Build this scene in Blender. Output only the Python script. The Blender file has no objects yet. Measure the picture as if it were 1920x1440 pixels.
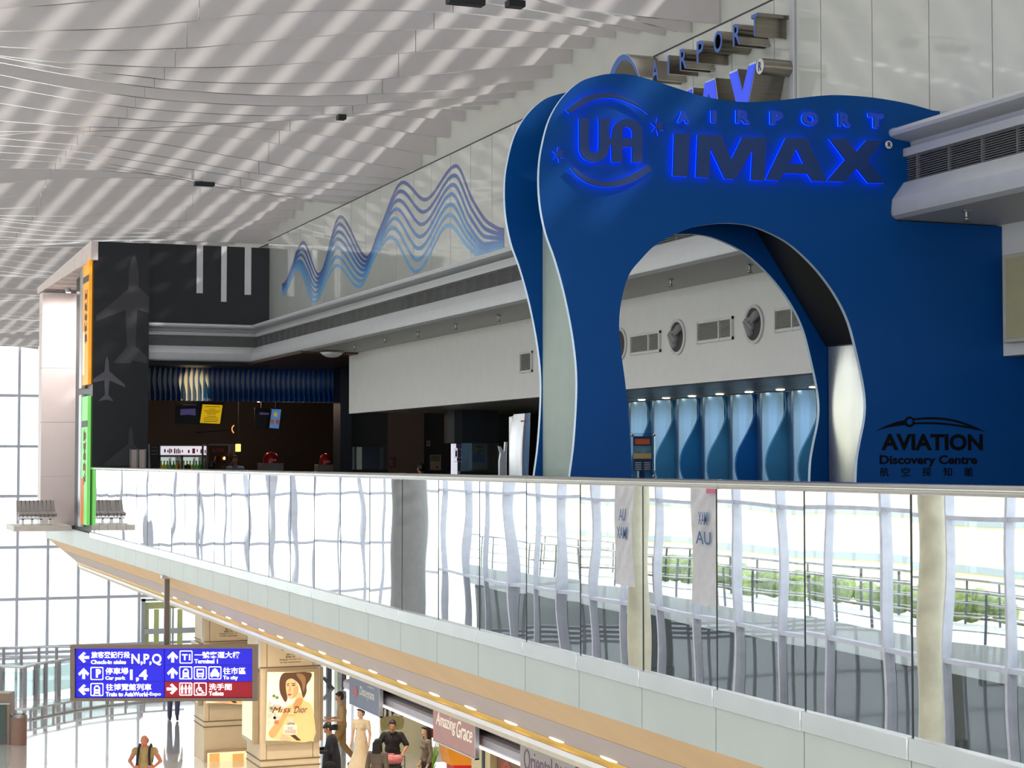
import bpy, math, random
from mathutils import Vector, Matrix
from mathutils.geometry import tessellate_polygon
random.seed(7)
C = bpy.context.scene.collection
SC = bpy.context.scene
PI = math.pi

# ------------------------------------------------------------------ camera
EYE = Vector((0.0, 0.0, 1.244))
YAW = math.radians(21.19)
PITCH = math.radians(2.44)
FPX = 3400.0
cam_d = bpy.data.cameras.new('camera')
cam_d.sensor_width = 36.0
cam_d.lens = FPX / 1920.0 * 36.0
cam_d.clip_end = 500
cam = bpy.data.objects.new('camera', cam_d)
cam.location = EYE
cam.rotation_euler = (PI / 2 + PITCH, 0.0, -YAW)
C.objects.link(cam)
SC.camera = cam
CAMR = cam.rotation_euler.to_matrix()

# ------------------------------------------------------------------ daylight, exposure
SC.view_settings.view_transform = 'Standard'
SC.view_settings.look = 'None'
SC.view_settings.gamma = 1.0
SC.view_settings.use_curve_mapping = False
SC.view_settings.exposure = 0.0
w = bpy.data.worlds.new('overcast_sky')
SC.world = w
w.use_nodes = True
bg = w.node_tree.nodes['Background']
bg.inputs[0].default_value = (0.93, 0.97, 1.0, 1.0)
bg.inputs[1].default_value = 2.6
sun_d = bpy.data.lights.new('sun', 'SUN')
sun_d.energy = 2.6
sun_d.angle = math.radians(1.8)
sun_d.color = (1.0, 0.97, 0.93)
sun = bpy.data.objects.new('sun', sun_d)
sun.rotation_euler = Vector((-0.66, 0.70, -0.75)).to_track_quat('-Z', 'Y').to_euler()
C.objects.link(sun)
SC.cycles.max_bounces = 9
SC.cycles.diffuse_bounces = 4
SC.cycles.glossy_bounces = 4
SC.cycles.transmission_bounces = 4
SC.cycles.transparent_max_bounces = 16
SC.cycles.caustics_reflective = False
SC.cycles.caustics_refractive = False
SC.cycles.sample_clamp_indirect = 6.0
SC.cycles.use_denoising = True


# ------------------------------------------------------------------ pixel rays (1920x1440) onto real planes
def ray(px, py):
    return (CAMR @ Vector(((px - 960.0) / FPX, (720.0 - py) / FPX, -1.0))).normalized()
def onX(px, py, X):
    d = ray(px, py); return EYE + d * ((X - EYE.x) / d.x)
def onY(px, py, Y):
    d = ray(px, py); return EYE + d * ((Y - EYE.y) / d.y)
def onZ(px, py, Z):
    d = ray(px, py); return EYE + d * ((Z - EYE.z) / d.z)
FWD = Vector((math.sin(YAW), math.cos(YAW), 0)); RGT = Vector((math.cos(YAW), -math.sin(YAW), 0)); UPV = Vector((0, 0, 1))
def onD(px, py, D):
    """point at depth D in front of the viewer (plane facing the viewer)"""
    d = ray(px, py); return EYE + d * (D / d.dot(FWD))

# ------------------------------------------------------------------ materials
def lin(c):
    return tuple(((v / 255.0) / 12.92 if v / 255.0 <= 0.04045 else ((v / 255.0 + 0.055) / 1.055) ** 2.4) for v in c)
MATS = {}
def pm(name, rgb, rough=0.55, metal=0.0, var=0.05, scale=6.0, bump=0.0, emit=None, estr=0.0, spec=0.5, stretch=(1, 1, 1), coat=0.0):
    """procedural principled material: noise varies the colour and the gloss a little"""
    if name in MATS: return MATS[name]
    m = bpy.data.materials.new(name); MATS[name] = m
    m.use_nodes = True
    nt = m.node_tree; b = nt.nodes['Principled BSDF']
    c = lin(rgb)
    tc = nt.nodes.new('ShaderNodeTexCoord'); mp = nt.nodes.new('ShaderNodeMapping')
    mp.inputs['Scale'].default_value = stretch
    nz = nt.nodes.new('ShaderNodeTexNoise'); nz.inputs['Scale'].default_value = scale; nz.inputs['Detail'].default_value = 4
    nt.links.new(tc.outputs['Object'], mp.inputs['Vector']); nt.links.new(mp.outputs['Vector'], nz.inputs['Vector'])
    rp = nt.nodes.new('ShaderNodeValToRGB')
    rp.color_ramp.elements[0].position = 0.3; rp.color_ramp.elements[1].position = 0.7
    rp.color_ramp.elements[0].color = tuple(max(0, v * (1 - var)) for v in c) + (1,)
    rp.color_ramp.elements[1].color = tuple(min(1, v * (1 + var)) for v in c) + (1,)
    nt.links.new(nz.outputs['Fac'], rp.inputs['Fac']); nt.links.new(rp.outputs['Color'], b.inputs['Base Color'])
    b.inputs['Roughness'].default_value = rough; b.inputs['Metallic'].default_value = metal
    b.inputs['Specular IOR Level'].default_value = spec
    b.inputs['Coat Weight'].default_value = coat; b.inputs['Coat Roughness'].default_value = 0.04
    if bump:
        bp = nt.nodes.new('ShaderNodeBump'); bp.inputs['Strength'].default_value = bump; bp.inputs['Distance'].default_value = 0.01
        nt.links.new(nz.outputs['Fac'], bp.inputs['Height']); nt.links.new(bp.outputs['Normal'], b.inputs['Normal'])
    if emit:
        b.inputs['Emission Color'].default_value = lin(emit) + (1,); b.inputs['Emission Strength'].default_value = estr
    return m
def glassmat(name, tint, base, gain, rough=0.0):
    """flat pane: see-through with a tint, mirror share rising towards grazing"""
    m = bpy.data.materials.new(name); MATS[name] = m; m.use_nodes = True
    nt = m.node_tree; nt.nodes.clear()
    out = nt.nodes.new('ShaderNodeOutputMaterial'); mx = nt.nodes.new('ShaderNodeMixShader')
    tr = nt.nodes.new('ShaderNodeBsdfTransparent'); tr.inputs[0].default_value = tint + (1,)
    gl = nt.nodes.new('ShaderNodeBsdfGlossy'); gl.inputs['Roughness'].default_value = rough; gl.inputs[0].default_value = (0.96, 0.98, 1, 1)
    fr = nt.nodes.new('ShaderNodeFresnel'); fr.inputs[0].default_value = 1.5
    ma = nt.nodes.new('ShaderNodeMath'); ma.operation = 'MULTIPLY_ADD'; ma.inputs[1].default_value = gain; ma.inputs[2].default_value = base; ma.use_clamp = True
    nt.links.new(fr.outputs[0], ma.inputs[0]); nt.links.new(ma.outputs[0], mx.inputs[0])
    nt.links.new(tr.outputs[0], mx.inputs[1]); nt.links.new(gl.outputs[0], mx.inputs[2]); nt.links.new(mx.outputs[0], out.inputs[0])
    return m

WHITE = pm('warm_white_panel', (212, 210, 205), 0.45, var=.02)
CEILM = pm('ceiling_metal_white', (190, 184, 182), 0.42, var=.02)
WALLP = pm('glossy_wall_panel', (198, 198, 192), 0.05, var=.015, coat=1.0)
WALLP.node_tree.nodes['Principled BSDF'].inputs['Coat IOR'].default_value = 1.7
PLAST = pm('bulkhead_plaster', (228, 224, 220), 0.7, var=.02)
ALU = pm('satin_aluminium', (196, 198, 202), 0.30, 0.85, var=.04, scale=3)
ALUP = pm('light_grey_metal_paint', (188, 188, 190), 0.38, 0.15, var=.03)
STEEL = pm('brushed_steel', (172, 170, 166), 0.24, 1.0, var=.08, scale=4, stretch=(1, 1, 30))
STEELD = pm('brushed_steel_warm', (150, 143, 132), 0.28, 1.0, var=.1, scale=4, stretch=(1, 1, 20))
DARKG = pm('dark_grille_void', (28, 28, 30), 0.8)
SLATM = pm('grille_slat_grey', (120, 119, 118), 0.5, 0.2)
BLUE = pm('arch_blue_lacquer', (0, 67, 133), 0.42, var=.02, spec=.15)
BLUEL = pm('letter_navy_face', (8, 50, 108), 0.4, var=.02)
EDGE = pm('pale_blue_edge', (196, 214, 232), 0.35, 0.2)
GREENG = pm('grey_green_core', (150, 162, 154), 0.55)
BLACK = pm('matt_black', (22, 23, 26), 0.5, var=.1)
BLACKW = pm('near_black_wall', (24, 25, 30), 0.38, var=.05)
FASC = pm('pale_grey_cladding', (190, 195, 188), 0.34, 0.1, var=.03, scale=2)
TAN = pm('tan_soffit', (226, 190, 140), 0.5, var=.04, scale=2)
LILAC = pm('grey_lilac_soffit', (196, 182, 178), 0.5, var=.03, scale=2)
GOLD = pm('gold_cove_paint', (236, 190, 84), 0.35, 0.3)
CREAM = pm('cream_cladding', (216, 196, 164), 0.5, var=.04, scale=3)
CREAMD = pm('cream_joint', (120, 104, 82), 0.6)
BROWN = pm('dark_brown_wall', (54, 40, 34), 0.6, var=.1)
FRAME = pm('window_frame_grey', (206, 208, 220), 0.5, 0.1)

# ------------------------------------------------------------------ mesh builder
class MB:
    def __init__(self): self.v = []; self.f = []; self.mi = []; self.m = 0
    def add(self, vs, fs):
        o = len(self.v); self.v += [Vector(p) for p in vs]
        for f in fs: self.f.append(tuple(i + o for i in f)); self.mi.append(self.m)
        return self
    def box(self, x0, x1, y0, y1, z0, z1):
        vs = [(x, y, z) for z in (z0, z1) for y in (y0, y1) for x in (x0, x1)]
        return self.add(vs, [(0, 2, 3, 1), (4, 5, 7, 6), (0, 1, 5, 4), (2, 6, 7, 3), (0, 4, 6, 2), (1, 3, 7, 5)])
    def obox(self, c, ax, ay, az, sx, sy, sz):
        """box centred at c with half sizes along three axes"""
        c = Vector(c); vs = []
        for k in (-1, 1):
            for j in (-1, 1):
                for i in (-1, 1): vs.append(c + ax * (i * sx) + ay * (j * sy) + az * (k * sz))
        return self.add(vs, [(0, 2, 3, 1), (4, 5, 7, 6), (0, 1, 5, 4), (2, 6, 7, 3), (0, 4, 6, 2), (1, 3, 7, 5)])
    def bar(self, p, q, wx, wz, up=UPV):
        p = Vector(p); q = Vector(q); a = (q - p); L = a.length; a.normalize()
        s = a.cross(up)
        if s.length < 1e-4: s = a.cross(Vector((0, 1, 0)))
        s.normalize(); t = s.cross(a)
        return self.obox((p + q) / 2, s, a, t, wx / 2, L / 2, wz / 2)
    def prism(self, loops, fr, w0, w1):
        """outline (first loop) with holes, points (u,v), through fr(u,v,w)"""
        if not hasattr(loops[0][0], '__len__'): loops = [loops]
        L3 = [[Vector((p[0], p[1], 0)) for p in lp] for lp in loops]
        flat = [p for lp in L3 for p in lp]; n = len(flat)
        tri = tessellate_polygon(L3)
        vs = [fr(p.x, p.y, w0) for p in flat] + [fr(p.x, p.y, w1) for p in flat]
        fs = [tuple(t) for t in tri] + [tuple(i + n for i in reversed(t)) for t in tri]
        o = 0
        for lp in L3:
            k = len(lp)
            for i in range(k):
                j = (i + 1) % k; fs.append((o + i, o + j, o + j + n, o + i + n))
            o += k
        return self.add(vs, fs)
    def tube(self, pts, r, n=10, closed=False):
        pts = [Vector(p) for p in pts]; rs = r if isinstance(r, (list, tuple)) else [r] * len(pts)
        rings = []; prev = None
        for i, p in enumerate(pts):
            if closed: a = pts[(i + 1) % len(pts)] - pts[i - 1]
            else: a = pts[min(i + 1, len(pts) - 1)] - pts[max(i - 1, 0)]
            a.normalize()
            if prev is None: s = a.orthogonal().normalized()
            else: s = (prev - a * prev.dot(a)).normalized()
            prev = s; t = a.cross(s)
            rings.append([p + (s * math.cos(2 * PI * k / n) + t * math.sin(2 * PI * k / n)) * rs[i] for k in range(n)])
        vs = [v for rg in rings for v in rg]; fs = []; m = len(pts)
        for i in range(m if closed else m - 1):
            a0 = i * n; b0 = ((i + 1) % m) * n
            for k in range(n): fs.append((a0 + k, a0 + (k + 1) % n, b0 + (k + 1) % n, b0 + k))
        if not closed: fs += [tuple(range(n))[::-1], tuple(range((m - 1) * n, m * n))]
        return self.add(vs, fs)
    def lathe(self, prof, c, n=20, axis=None):
        """profile (r, h) around an axis through c"""
        c = Vector(c); a = (axis or UPV).normalized(); s = a.orthogonal().normalized(); t = a.cross(s); vs = []; fs = []
        for r, h in prof:
            for k in range(n): vs.append(c + a * h + (s * math.cos(2 * PI * k / n) + t * math.sin(2 * PI * k / n)) * r)
        for i in range(len(prof) - 1):
            for k in range(n): fs.append((i * n + k, i * n + (k + 1) % n, (i + 1) * n + (k + 1) % n, (i + 1) * n + k))
        fs += [tuple(range(n))[::-1], tuple(range((len(prof) - 1) * n, len(prof) * n))]
        return self.add(vs, fs)
    def ell(self, c, r, n=14, rot=None):
        c = Vector(c); vs = []; fs = []; m = max(6, n // 2 + 1)
        R = rot or Matrix.Identity(3)
        for i in range(1, m):
            th = PI * i / m
            for k in range(n):
                ph = 2 * PI * k / n
                vs.append(c + R @ Vector((r[0] * math.sin(th) * math.cos(ph), r[1] * math.sin(th) * math.sin(ph), r[2] * math.cos(th))))
        top = len(vs); vs.append(c + R @ Vector((0, 0, r[2]))); vs.append(c + R @ Vector((0, 0, -r[2])))
        for i in range(m - 2):
            for k in range(n): fs.append((i * n + k, (i + 1) * n + k, (i + 1) * n + (k + 1) % n, i * n + (k + 1) % n))
        for k in range(n):
            fs.append((top, k, (k + 1) % n)); b = (m - 2) * n; fs.append((top + 1, b + (k + 1) % n, b + k))
        return self.add(vs, fs)
    def cap(self, p, q, r1, r2, n=12):
        """tapered limb piece with round ends"""
        p = Vector(p); q = Vector(q); a = q - p; L = a.length
        prof = []
        for i in range(5): th = PI / 2 * i / 4; prof.append((max(1e-4, r1 * math.sin(th)), -r1 * math.cos(th)))
        for i in range(5): th = PI / 2 * i / 4; prof.append((max(1e-4, r2 * math.cos(th)), L + r2 * math.sin(th)))
        return self.lathe(prof, p, n, a)
    def grid(self, fn, nu, nv):
        vs = [fn(i / nu, j / nv) for j in range(nv + 1) for i in range(nu + 1)]
        fs = [(j * (nu + 1) + i, j * (nu + 1) + i + 1, (j + 1) * (nu + 1) + i + 1, (j + 1) * (nu + 1) + i) for j in range(nv) for i in range(nu)]
        return self.add(vs, fs)

def wmat(o):
    m = Matrix.Identity(4)
    ch = []
    while o is not None: ch.append(o); o = o.parent
    for p in reversed(ch): m = m @ Matrix.LocRotScale(p.location, p.rotation_euler, p.scale)
    return m
def obj(name, mb, mats, parent=None, world=True, smooth=True, ang=0.55, bevel=0.0, loc=None):
    """ONE mesh object; vertices are world coordinates unless world=False"""
    me = bpy.data.meshes.new(name)
    vs = mb.v
    o = bpy.data.objects.new(name, me); C.objects.link(o)
    if parent is not None: o.parent = parent
    if parent is not None and world:
        iv = wmat(parent).inverted(); vs = [iv @ p for p in vs]
    elif parent is None and world and loc is None:
        mn = Vector((min(p.x for p in vs), min(p.y for p in vs), min(p.z for p in vs))); mx = Vector((max(p.x for p in vs), max(p.y for p in vs), 0))
        c = Vector(((mn.x + mx.x) / 2, (mn.y + mx.y) / 2, mn.z)); o.location = c; vs = [p - c for p in vs]
    me.from_pydata([tuple(p) for p in vs], [], mb.f)
    for m in (mats if isinstance(mats, (list, tuple)) else [mats]): me.materials.append(m)
    if isinstance(mats, (list, tuple)) and len(mats) > 1: me.polygons.foreach_set('material_index', mb.mi)
    if smooth:
        me.polygons.foreach_set('use_smooth', [True] * len(me.polygons)); me.set_sharp_from_angle(angle=ang)
    me.update()
    if bevel:
        b = o.modifiers.new('edge', 'BEVEL'); b.width = bevel; b.segments = 2; b.limit_method = 'ANGLE'
    return o
def tag(o, label=None, cat=None, group=None, kind=None):
    if label: o['label'] = label
    if cat: o['category'] = cat
    if group: o['group'] = group
    if kind: o['kind'] = kind
    return o
def thing(name, label, cat, loc=(0, 0, 0), rotz=0.0, group=None):
    o = bpy.data.objects.new(name, None); o.empty_display_size = 0.2
    o.location = loc; o.rotation_euler = (0, 0, rotz); C.objects.link(o)
    return tag(o, label, cat, group)
def struct(name, mb=None, mats=None, parent=None, **k):
    if mb is None:
        o = bpy.data.objects.new(name, None); C.objects.link(o)
    else: o = obj(name, mb, mats, parent, **k)
    if parent is None: o['kind'] = 'structure'
    return o
def dup(root, loc, rotz=None, label=None, group=None):
    r = root.copy(); C.objects.link(r); r.location = loc
    if rotz is not None: r.rotation_euler = (0, 0, rotz)
    if label: r['label'] = label
    if group: r['group'] = group
    for ch in [o for o in C.objects if o.parent is root]:
        c = ch.copy(); C.objects.link(c); c.parent = r
        for g in [o for o in C.objects if o.parent is ch]:
            d = g.copy(); C.objects.link(d); d.parent = c
    return r
def frY(Y, s=1):
    """outline in (x,z), thickness towards the viewer side (-Y) when s=1"""
    return lambda u, v, w: Vector((u, Y - s * w, v))
def frX(X):
    """outline in (y,z), thickness towards -X"""
    return lambda u, v, w: Vector((X - w, u, v))
def pY(pts, Y): return [(lambda p: (p.x, p.z))(onY(a, b, Y)) for a, b in pts]
def pX(pts, X): return [(lambda p: (p.y, p.z))(onX(a, b, X)) for a, b in pts]
def smoothpoly(pts, n=6, closed=True):
    """Catmull-Rom through points"""
    out = []; m = len(pts)
    for i in range(m if closed else m - 1):
        g = (lambda k: pts[k % m]) if closed else (lambda k: pts[min(max(k, 0), m - 1)])
        p0, p1, p2, p3 = g(i - 1), g(i), g(i + 1), g(i + 2)
        for k in range(n):
            t = k / n
            out.append(tuple(0.5 * (2 * p1[a] + (p2[a] - p0[a]) * t + (2 * p0[a] - 5 * p1[a] + 4 * p2[a] - p3[a]) * t * t + (3 * p1[a] - p0[a] - 3 * p2[a] + p3[a]) * t ** 3) for a in range(2)))
    if not closed: out.append(tuple(pts[-1]))
    return out

# ------------------------------------------------------------------ lettering
_tc = {}
def glyphs(body, bold=0.0, shear=0.0, res=3):
    key = (body, bold, shear)
    if key in _tc: return _tc[key]
    cu = bpy.data.curves.new('lettering', 'FONT'); cu.body = body; cu.offset = bold; cu.shear = shear; cu.resolution_u = res
    o = bpy.data.objects.new('lettering', cu); C.objects.link(o)
    dg = bpy.context.evaluated_depsgraph_get()
    me = bpy.data.meshes.new_from_object(o.evaluated_get(dg))
    vs = [(v.co.x, v.co.y) for v in me.vertices]; fs = [tuple(p.vertices) for p in me.polygons]
    bpy.data.objects.remove(o); bpy.data.curves.remove(cu); bpy.data.meshes.remove(me)
    _tc[key] = (vs, fs)
    return vs, fs
def text(mb, body, x0, x1, y0, y1, fr, w0=0.0, depth=0.002, bold=0.0, shear=0.0, keep=None):
    """lettering fitted into the rectangle (u x0..x1, v y0..y1) of frame fr, raised by depth; keep='l' fits the height and leaves the width natural"""
    vs, fs = glyphs(body, bold, shear)
    if not vs: return mb
    a0 = min(v[0] for v in vs); a1 = max(v[0] for v in vs); b0 = min(v[1] for v in vs); b1 = max(v[1] for v in vs)
    sx = (x1 - x0) / (a1 - a0); sy = (y1 - y0) / (b1 - b0)
    if keep: sx = math.copysign(abs(sy), sx)
    P = lambda v, w: fr(x0 + (v[0] - a0) * sx, y0 + (v[1] - b0) * sy, w)
    n = len(vs)
    cnt = {}
    for f in fs:
        for i in range(len(f)):
            e = (f[i], f[(i + 1) % len(f)]); cnt[tuple(sorted(e))] = cnt.get(tuple(sorted(e)), []) + [e]
    faces = [f for f in fs] + [tuple(i + n for i in f[::-1]) for f in fs]
    for e in cnt.values():
        if len(e) == 1: i, j = e[0]; faces.append((j, i, i + n, j + n))
    mb.add([P(v, w0 + depth) for v in vs] + [P(v, w0) for v in vs], faces)
    return mb
# =================================================================== SETTING
XB, XW, XF = 4.66, 7.95, 7.7          # balcony edge, upper wall, (fascia)
YA, YR = 11.57, 12.23                 # entrance arch: front and rear portal
YE = 32.5                             # end of the upper floor
ZL = -6.2                             # lower hall floor
HX0 = -14.0                           # glazed side of the hall
YG = 72.0                             # glazed end of the hall

# ---- ceiling: hanging metal blades with an undulating lower edge
BY0, BDY = 17.35, 0.613               # first traced blade and the blade spacing
BLADES = {   # lower edges of the blades, as outlines on their own vertical planes
 -3: [(-200, 0), (0, -16), (300, -50), (700, -62), (900, -30), (1080, 15), (1310, 41)],
 -2: [(-200, 10), (0, -6), (300, -35), (700, -42), (960, -10), (1116, 20), (1272, 59)],
 -1: [(0, 15), (95, 9), (176, 2), (400, -14), (600, -20), (800, -8), (960, 12), (1110, 38), (1253, 69)],
 0: [(0, 58), (170, 55), (268, 49), (343, 41), (400, 35), (458, 28), (584, 20.5), (700, 19), (849, 23), (960, 33), (1042, 40), (1160, 58), (1206, 65)],
 1: [(0, 87), (126, 93), (221, 93.6), (343, 90), (400, 86), (458, 80), (552, 72), (700, 59), (814, 54), (899, 54), (1000, 59), (1162, 72)],
 2: [(0, 104), (95, 115), (189, 121), (298, 125.5), (400, 126), (521, 121), (615, 114), (700, 105.6), (776, 97), (852, 91), (915, 89), (1000, 88), (1070, 91), (1111, 91)],
 3: [(0, 106.5), (126, 128), (271, 144), (300, 148), (395, 154), (521, 156), (615, 154), (700, 149), (742, 145), (852, 135.5), (915, 128), (1000, 122), (1070, 119)],
 4: [(0, 116.6), (126, 140), (262, 161), (395, 173), (489, 178), (584, 179.7), (711, 175.6), (789, 172), (884, 164), (947, 155), (1034, 146)],
 5: [(0, 139.6), (126, 164), (262, 182), (300, 186.6), (426, 195), (552, 198.6), (656, 197), (732, 191), (805, 186), (915, 176.5), (995, 168)],
 6: [(0, 161), (126, 184), (232, 199), (300, 206), (426, 214), (521, 216.5), (631, 214), (657, 213), (805, 200), (900, 190), (962, 184)],
 7: [(0, 193), (126, 212), (232, 221.6), (300, 227), (395, 230.5), (451, 230), (546, 225.6), (615, 220.6), (678, 216), (802, 203), (926, 196)],
 8: [(0, 226), (126, 236), (205, 238.6), (265, 240), (330, 237), (400, 233), (451, 229.5), (546, 224), (678, 213), (802, 203.5), (895, 206)],
 9: [(0, 219), (126, 230), (300, 231), (400, 227), (546, 220), (668, 215), (762, 218), (865, 227.5)],
 10: [(0, 220), (126, 230), (300, 231), (450, 226), (562, 224), (593, 226), (686, 235), (787, 252), (834, 258.5)],
 11: [(0, 222), (126, 232), (300, 233), (380, 231.5), (408, 233), (538, 245), (620, 255.5), (661, 263), (806, 291)],
 12: [(0, 246), (95, 246), (161, 246), (230, 244.5), (300, 245), (401, 254), (520, 269), (620, 293), (769, 318)],
 13: [(0, 254), (50, 249), (90, 247.5), (120, 249), (147, 252), (202, 256), (300, 269), (401, 287), (501, 304.7), (560, 317.5), (620, 325), (734, 335)],
 14: [(0, 259), (126, 270), (187, 274), (252, 285), (320, 296), (401, 311), (483, 325), (560, 336), (620, 341), (711, 346)],
 15: [(0, 272), (126, 281.6), (252, 300.5), (320, 312), (401, 323.6), (527, 346), (620, 354), (687, 358)],
 16: [(0, 285.4), (124, 294), (252, 315.7), (320, 327), (376, 339), (447, 351), (527, 361), (620, 366.5), (665, 368)],
 17: [(0, 299), (105, 304), (202, 314.4), (320, 332), (421, 352), (519, 366), (620, 376.5), (641, 378)],
 18: [(0, 315.7), (105, 316.4), (176, 318.7), (320, 330.5), (400, 345), (500, 360), (583, 376), (631, 382)],
 19: [(0, 344), (100, 336), (151, 334), (227, 333), (320, 335), (368, 340), (470, 352), (583, 370)],
 20: [(0, 371.6), (84, 360), (161, 353.5), (252, 349), (320, 348), (368, 349), (470, 356), (583, 370)],
 21: [(0, 391), (76, 387.5), (151, 381), (227, 372.4), (320, 366), (376, 363), (476, 364), (571, 376)],
 22: [(0, 404), (131, 405), (227, 399), (320, 389), (376, 384), (476, 378.6), (556, 378)],
 23: [(0, 409), (53, 414), (126, 418), (227, 418.6), (320, 414), (401, 409), (502, 395.5), (537, 393)],
 24: [(0, 414), (98, 424), (176, 428.6), (314, 427.5), (401, 422), (527, 408)],
 25: [(0, 423), (101, 434), (202, 437), (320, 435.5), (401, 431), (519, 416)],
 26: [(0, 433), (101, 442), (202, 444), (303, 442), (450, 430)],
 27: [(0, 444), (91, 450), (176, 451), (300, 449)]}
def zdef(x, y): return 5.56 + .15 * math.sin(y * .95 + .5 * x + .6) + .06 * math.sin(y * .53 - .8 * x)
_bp = {}
def zblade(k, x, y):
    if k not in BLADES: return zdef(x, y)
    if k not in _bp: _bp[k] = pY(smoothpoly(BLADES[k], 6, False), y)
    P = _bp[k]
    if x <= P[0][0]:
        t = min(1, (P[0][0] - x) / 3.0); t = t * t * (3 - 2 * t)
        sl = (P[6][1] - P[0][1]) / (P[6][0] - P[0][0]); zz = P[0][1] + sl * max(x - P[0][0], -.8) * .6
        return zz + (zdef(x, y) - zz) * t
    if x >= P[-1][0]: return P[-1][1]
    for (x0, z0), (x1, z1) in zip(P[:-1], P[1:]):
        if x0 <= x <= x1: return z0 + (z1 - z0) * (x - x0) / max(1e-6, x1 - x0)
    return P[-1][1]
def zceil(x, y):
    k = round((y - BY0) / BDY); return zblade(k, x, BY0 + BDY * k)
mb = MB()
XU = XW + .24
for k in range(-41, 89):
    y = BY0 + BDY * k
    if y > YG - .4: break
    joints = [HX0, -11.3, -8.9, -6.5, -4.1, -1.7, .8, 3.47, 6.08, XU - 0.02]
    for a, b in zip(joints[:-1], joints[1:]):
        n = 14 if a > .5 else 8; a2 = a + .004; b2 = b - .004; vs = []; fs = []
        for i in range(n + 1):
            x = a2 + (b2 - a2) * i / n; z = zblade(k, x, y)
            vs += [(x, y, z), (x, y + .035, z), (x, y, z + .30), (x, y + .035, z + .30)]
        for i in range(n):
            o = i * 4
            fs += [(o, o + 4, o + 6, o + 2), (o + 1, o + 3, o + 7, o + 5), (o, o + 1, o + 5, o + 4), (o + 2, o + 6, o + 7, o + 3)]
        fs += [(0, 2, 3, 1), (n * 4, n * 4 + 1, n * 4 + 3, n * 4 + 2)]
        o_ = len(mb.f); mb.add(vs, fs)
        for i in range(n): mb.mi[o_ + i * 4 + 2] = 1
struct('ceiling', mb, [CEILM, pm('polished_blade_lip', (235, 232, 226), .18, 1.0, var=.02)], smooth=False)

# ---- roof above the blades: open sky slots between long beams
mb = MB()
x = HX0
while x < 9.8:
    mb.box(x, x + .29, -9, YG + 1, 7.6, 7.66); x += .52
yy = -9.0
while yy < YG:
    mb.box(HX0, 9.8, yy, yy + .3, 7.66, 7.9); yy += 9.0
mb.box(9.8, 30, -9, YG + 1, 7.6, 7.9)
struct('ceiling_roof', mb, ALUP, smooth=False)

# ---- upper wall: tall glossy panels over a dark joint
mb = MB()
y = 33.1; 
while y > -6:
    mb.box(XW, XW + .06, y - .7935 + .006, y - .006, 3.6, 5.345)
    y -= .7935

struct('wall_right', mb, WALLP, smooth=False)
mb = MB(); mb.box(XW + .03, XW + .2, -6, 44, 3.12, 5.31)
struct('wall_right_core', mb, pm('joint_grey', (120, 120, 118), .6), smooth=False)
mb = MB(); mb.box(XU, XU + .05, -6, 44, 5.33, 6.35); mb.box(XW + .01, XU, -6, 44, 5.32, 5.345)
struct('wall_right_upper', mb, pm('matt_wall_white', (196, 194, 188), .7, var=.01), smooth=False)
mb = MB(); mb.box(XW - .003, XW + .01, -6, 33.1, 5.346, 5.362)
struct('trim_13', mb, pm('joint_dark', (60, 62, 62), .7), smooth=False)
# vertical cover strip beside the letters
p0 = onX(1489, 60, XW)
mb = MB(); mb.box(XW - .03, XW, p0.y - .035, p0.y + .035, 3.7, 6.2)
struct('trim_1', mb, ALUP, bevel=.006)

# ---- upper floor slab
mb = MB(); mb.box(XB + .03, 20, -6, YE + .6, -.34, 0.0); mb.box(XB + .03, 20, YE + .6, 39, -.34, 0.0); mb.box(8.0, 20, 39, 47, -.34, 0.0)
FLOORU = pm('dark_grey_carpet', (84, 84, 86), .6, var=.08, scale=3)
struct('floor_upper', mb, FLOORU, smooth=False)
# ---- lower floor
mb = MB(); mb.box(HX0 - 2, 34, -8, YG + 4, ZL - .2, ZL)
FLOORL = pm('white_polished_stone', (232, 228, 222), .07, var=.02, scale=1.2, spec=.8, coat=1.0)
FLOORL.node_tree.nodes['Principled BSDF'].inputs['Coat IOR'].default_value = 2.0
struct('floor_lower', mb, FLOORL, smooth=False)
mb = MB(); mb.box(HX0 - .3, 60, YG + 4, 150, ZL - .3, ZL - .1)
struct('floor_outside', mb, pm('pale_paving', (200, 200, 196), .7), smooth=False)

# ---- ceiling under the slab
mb = MB(); mb.box(5.35, 20, -6, 39, -1.02, -.94); mb.box(8.0, 20, 39, 47, -1.02, -.94)
struct('ceiling_lower', mb, pm('cream_soffit_panel', (214, 200, 178), .5), smooth=False)

# ---- glazed end of the hall
def frame_wall(name, xs, zs, Y, wx=.10, wz=.11, dep=.14, mat=FRAME):
    mb = MB()
    for x in xs: mb.box(x - wx / 2, x + wx / 2, Y - dep, Y, ZL, zs[-1])
    for z in zs: mb.box(xs[0], xs[-1], Y - dep + .01, Y - .01, z - wz / 2, z + wz / 2)
    return struct(name, mb, mat, smooth=False)
xg = [onY(35 + 57.0 * i, 800, YG).x for i in range(-21, 24)]
zg = [ZL + .1, onY(150, 1210, YG).z, onY(120, 1121, YG).z, onY(100, 1025, YG).z, onY(60, 930, YG).z, onY(40, 837, YG).z, onY(40, 742, YG).z, onY(40, 646, YG).z]
PANE = glassmat('clear_pane', (0.97, 0.99, 0.99), 0.0, 0.5)
frame_wall('window_1', xg, zg, YG)
mb = MB(); mb.box(xg[0], xg[-1], YG - .07, YG - .055, ZL, zg[-1])
struct('window_1_pane', mb, PANE, smooth=False)
mb = MB(); mb.box(HX0, 34, YG - .2, YG + .1, zg[-1], 7.6)
struct('wall_far', mb, WHITE, smooth=False)
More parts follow.
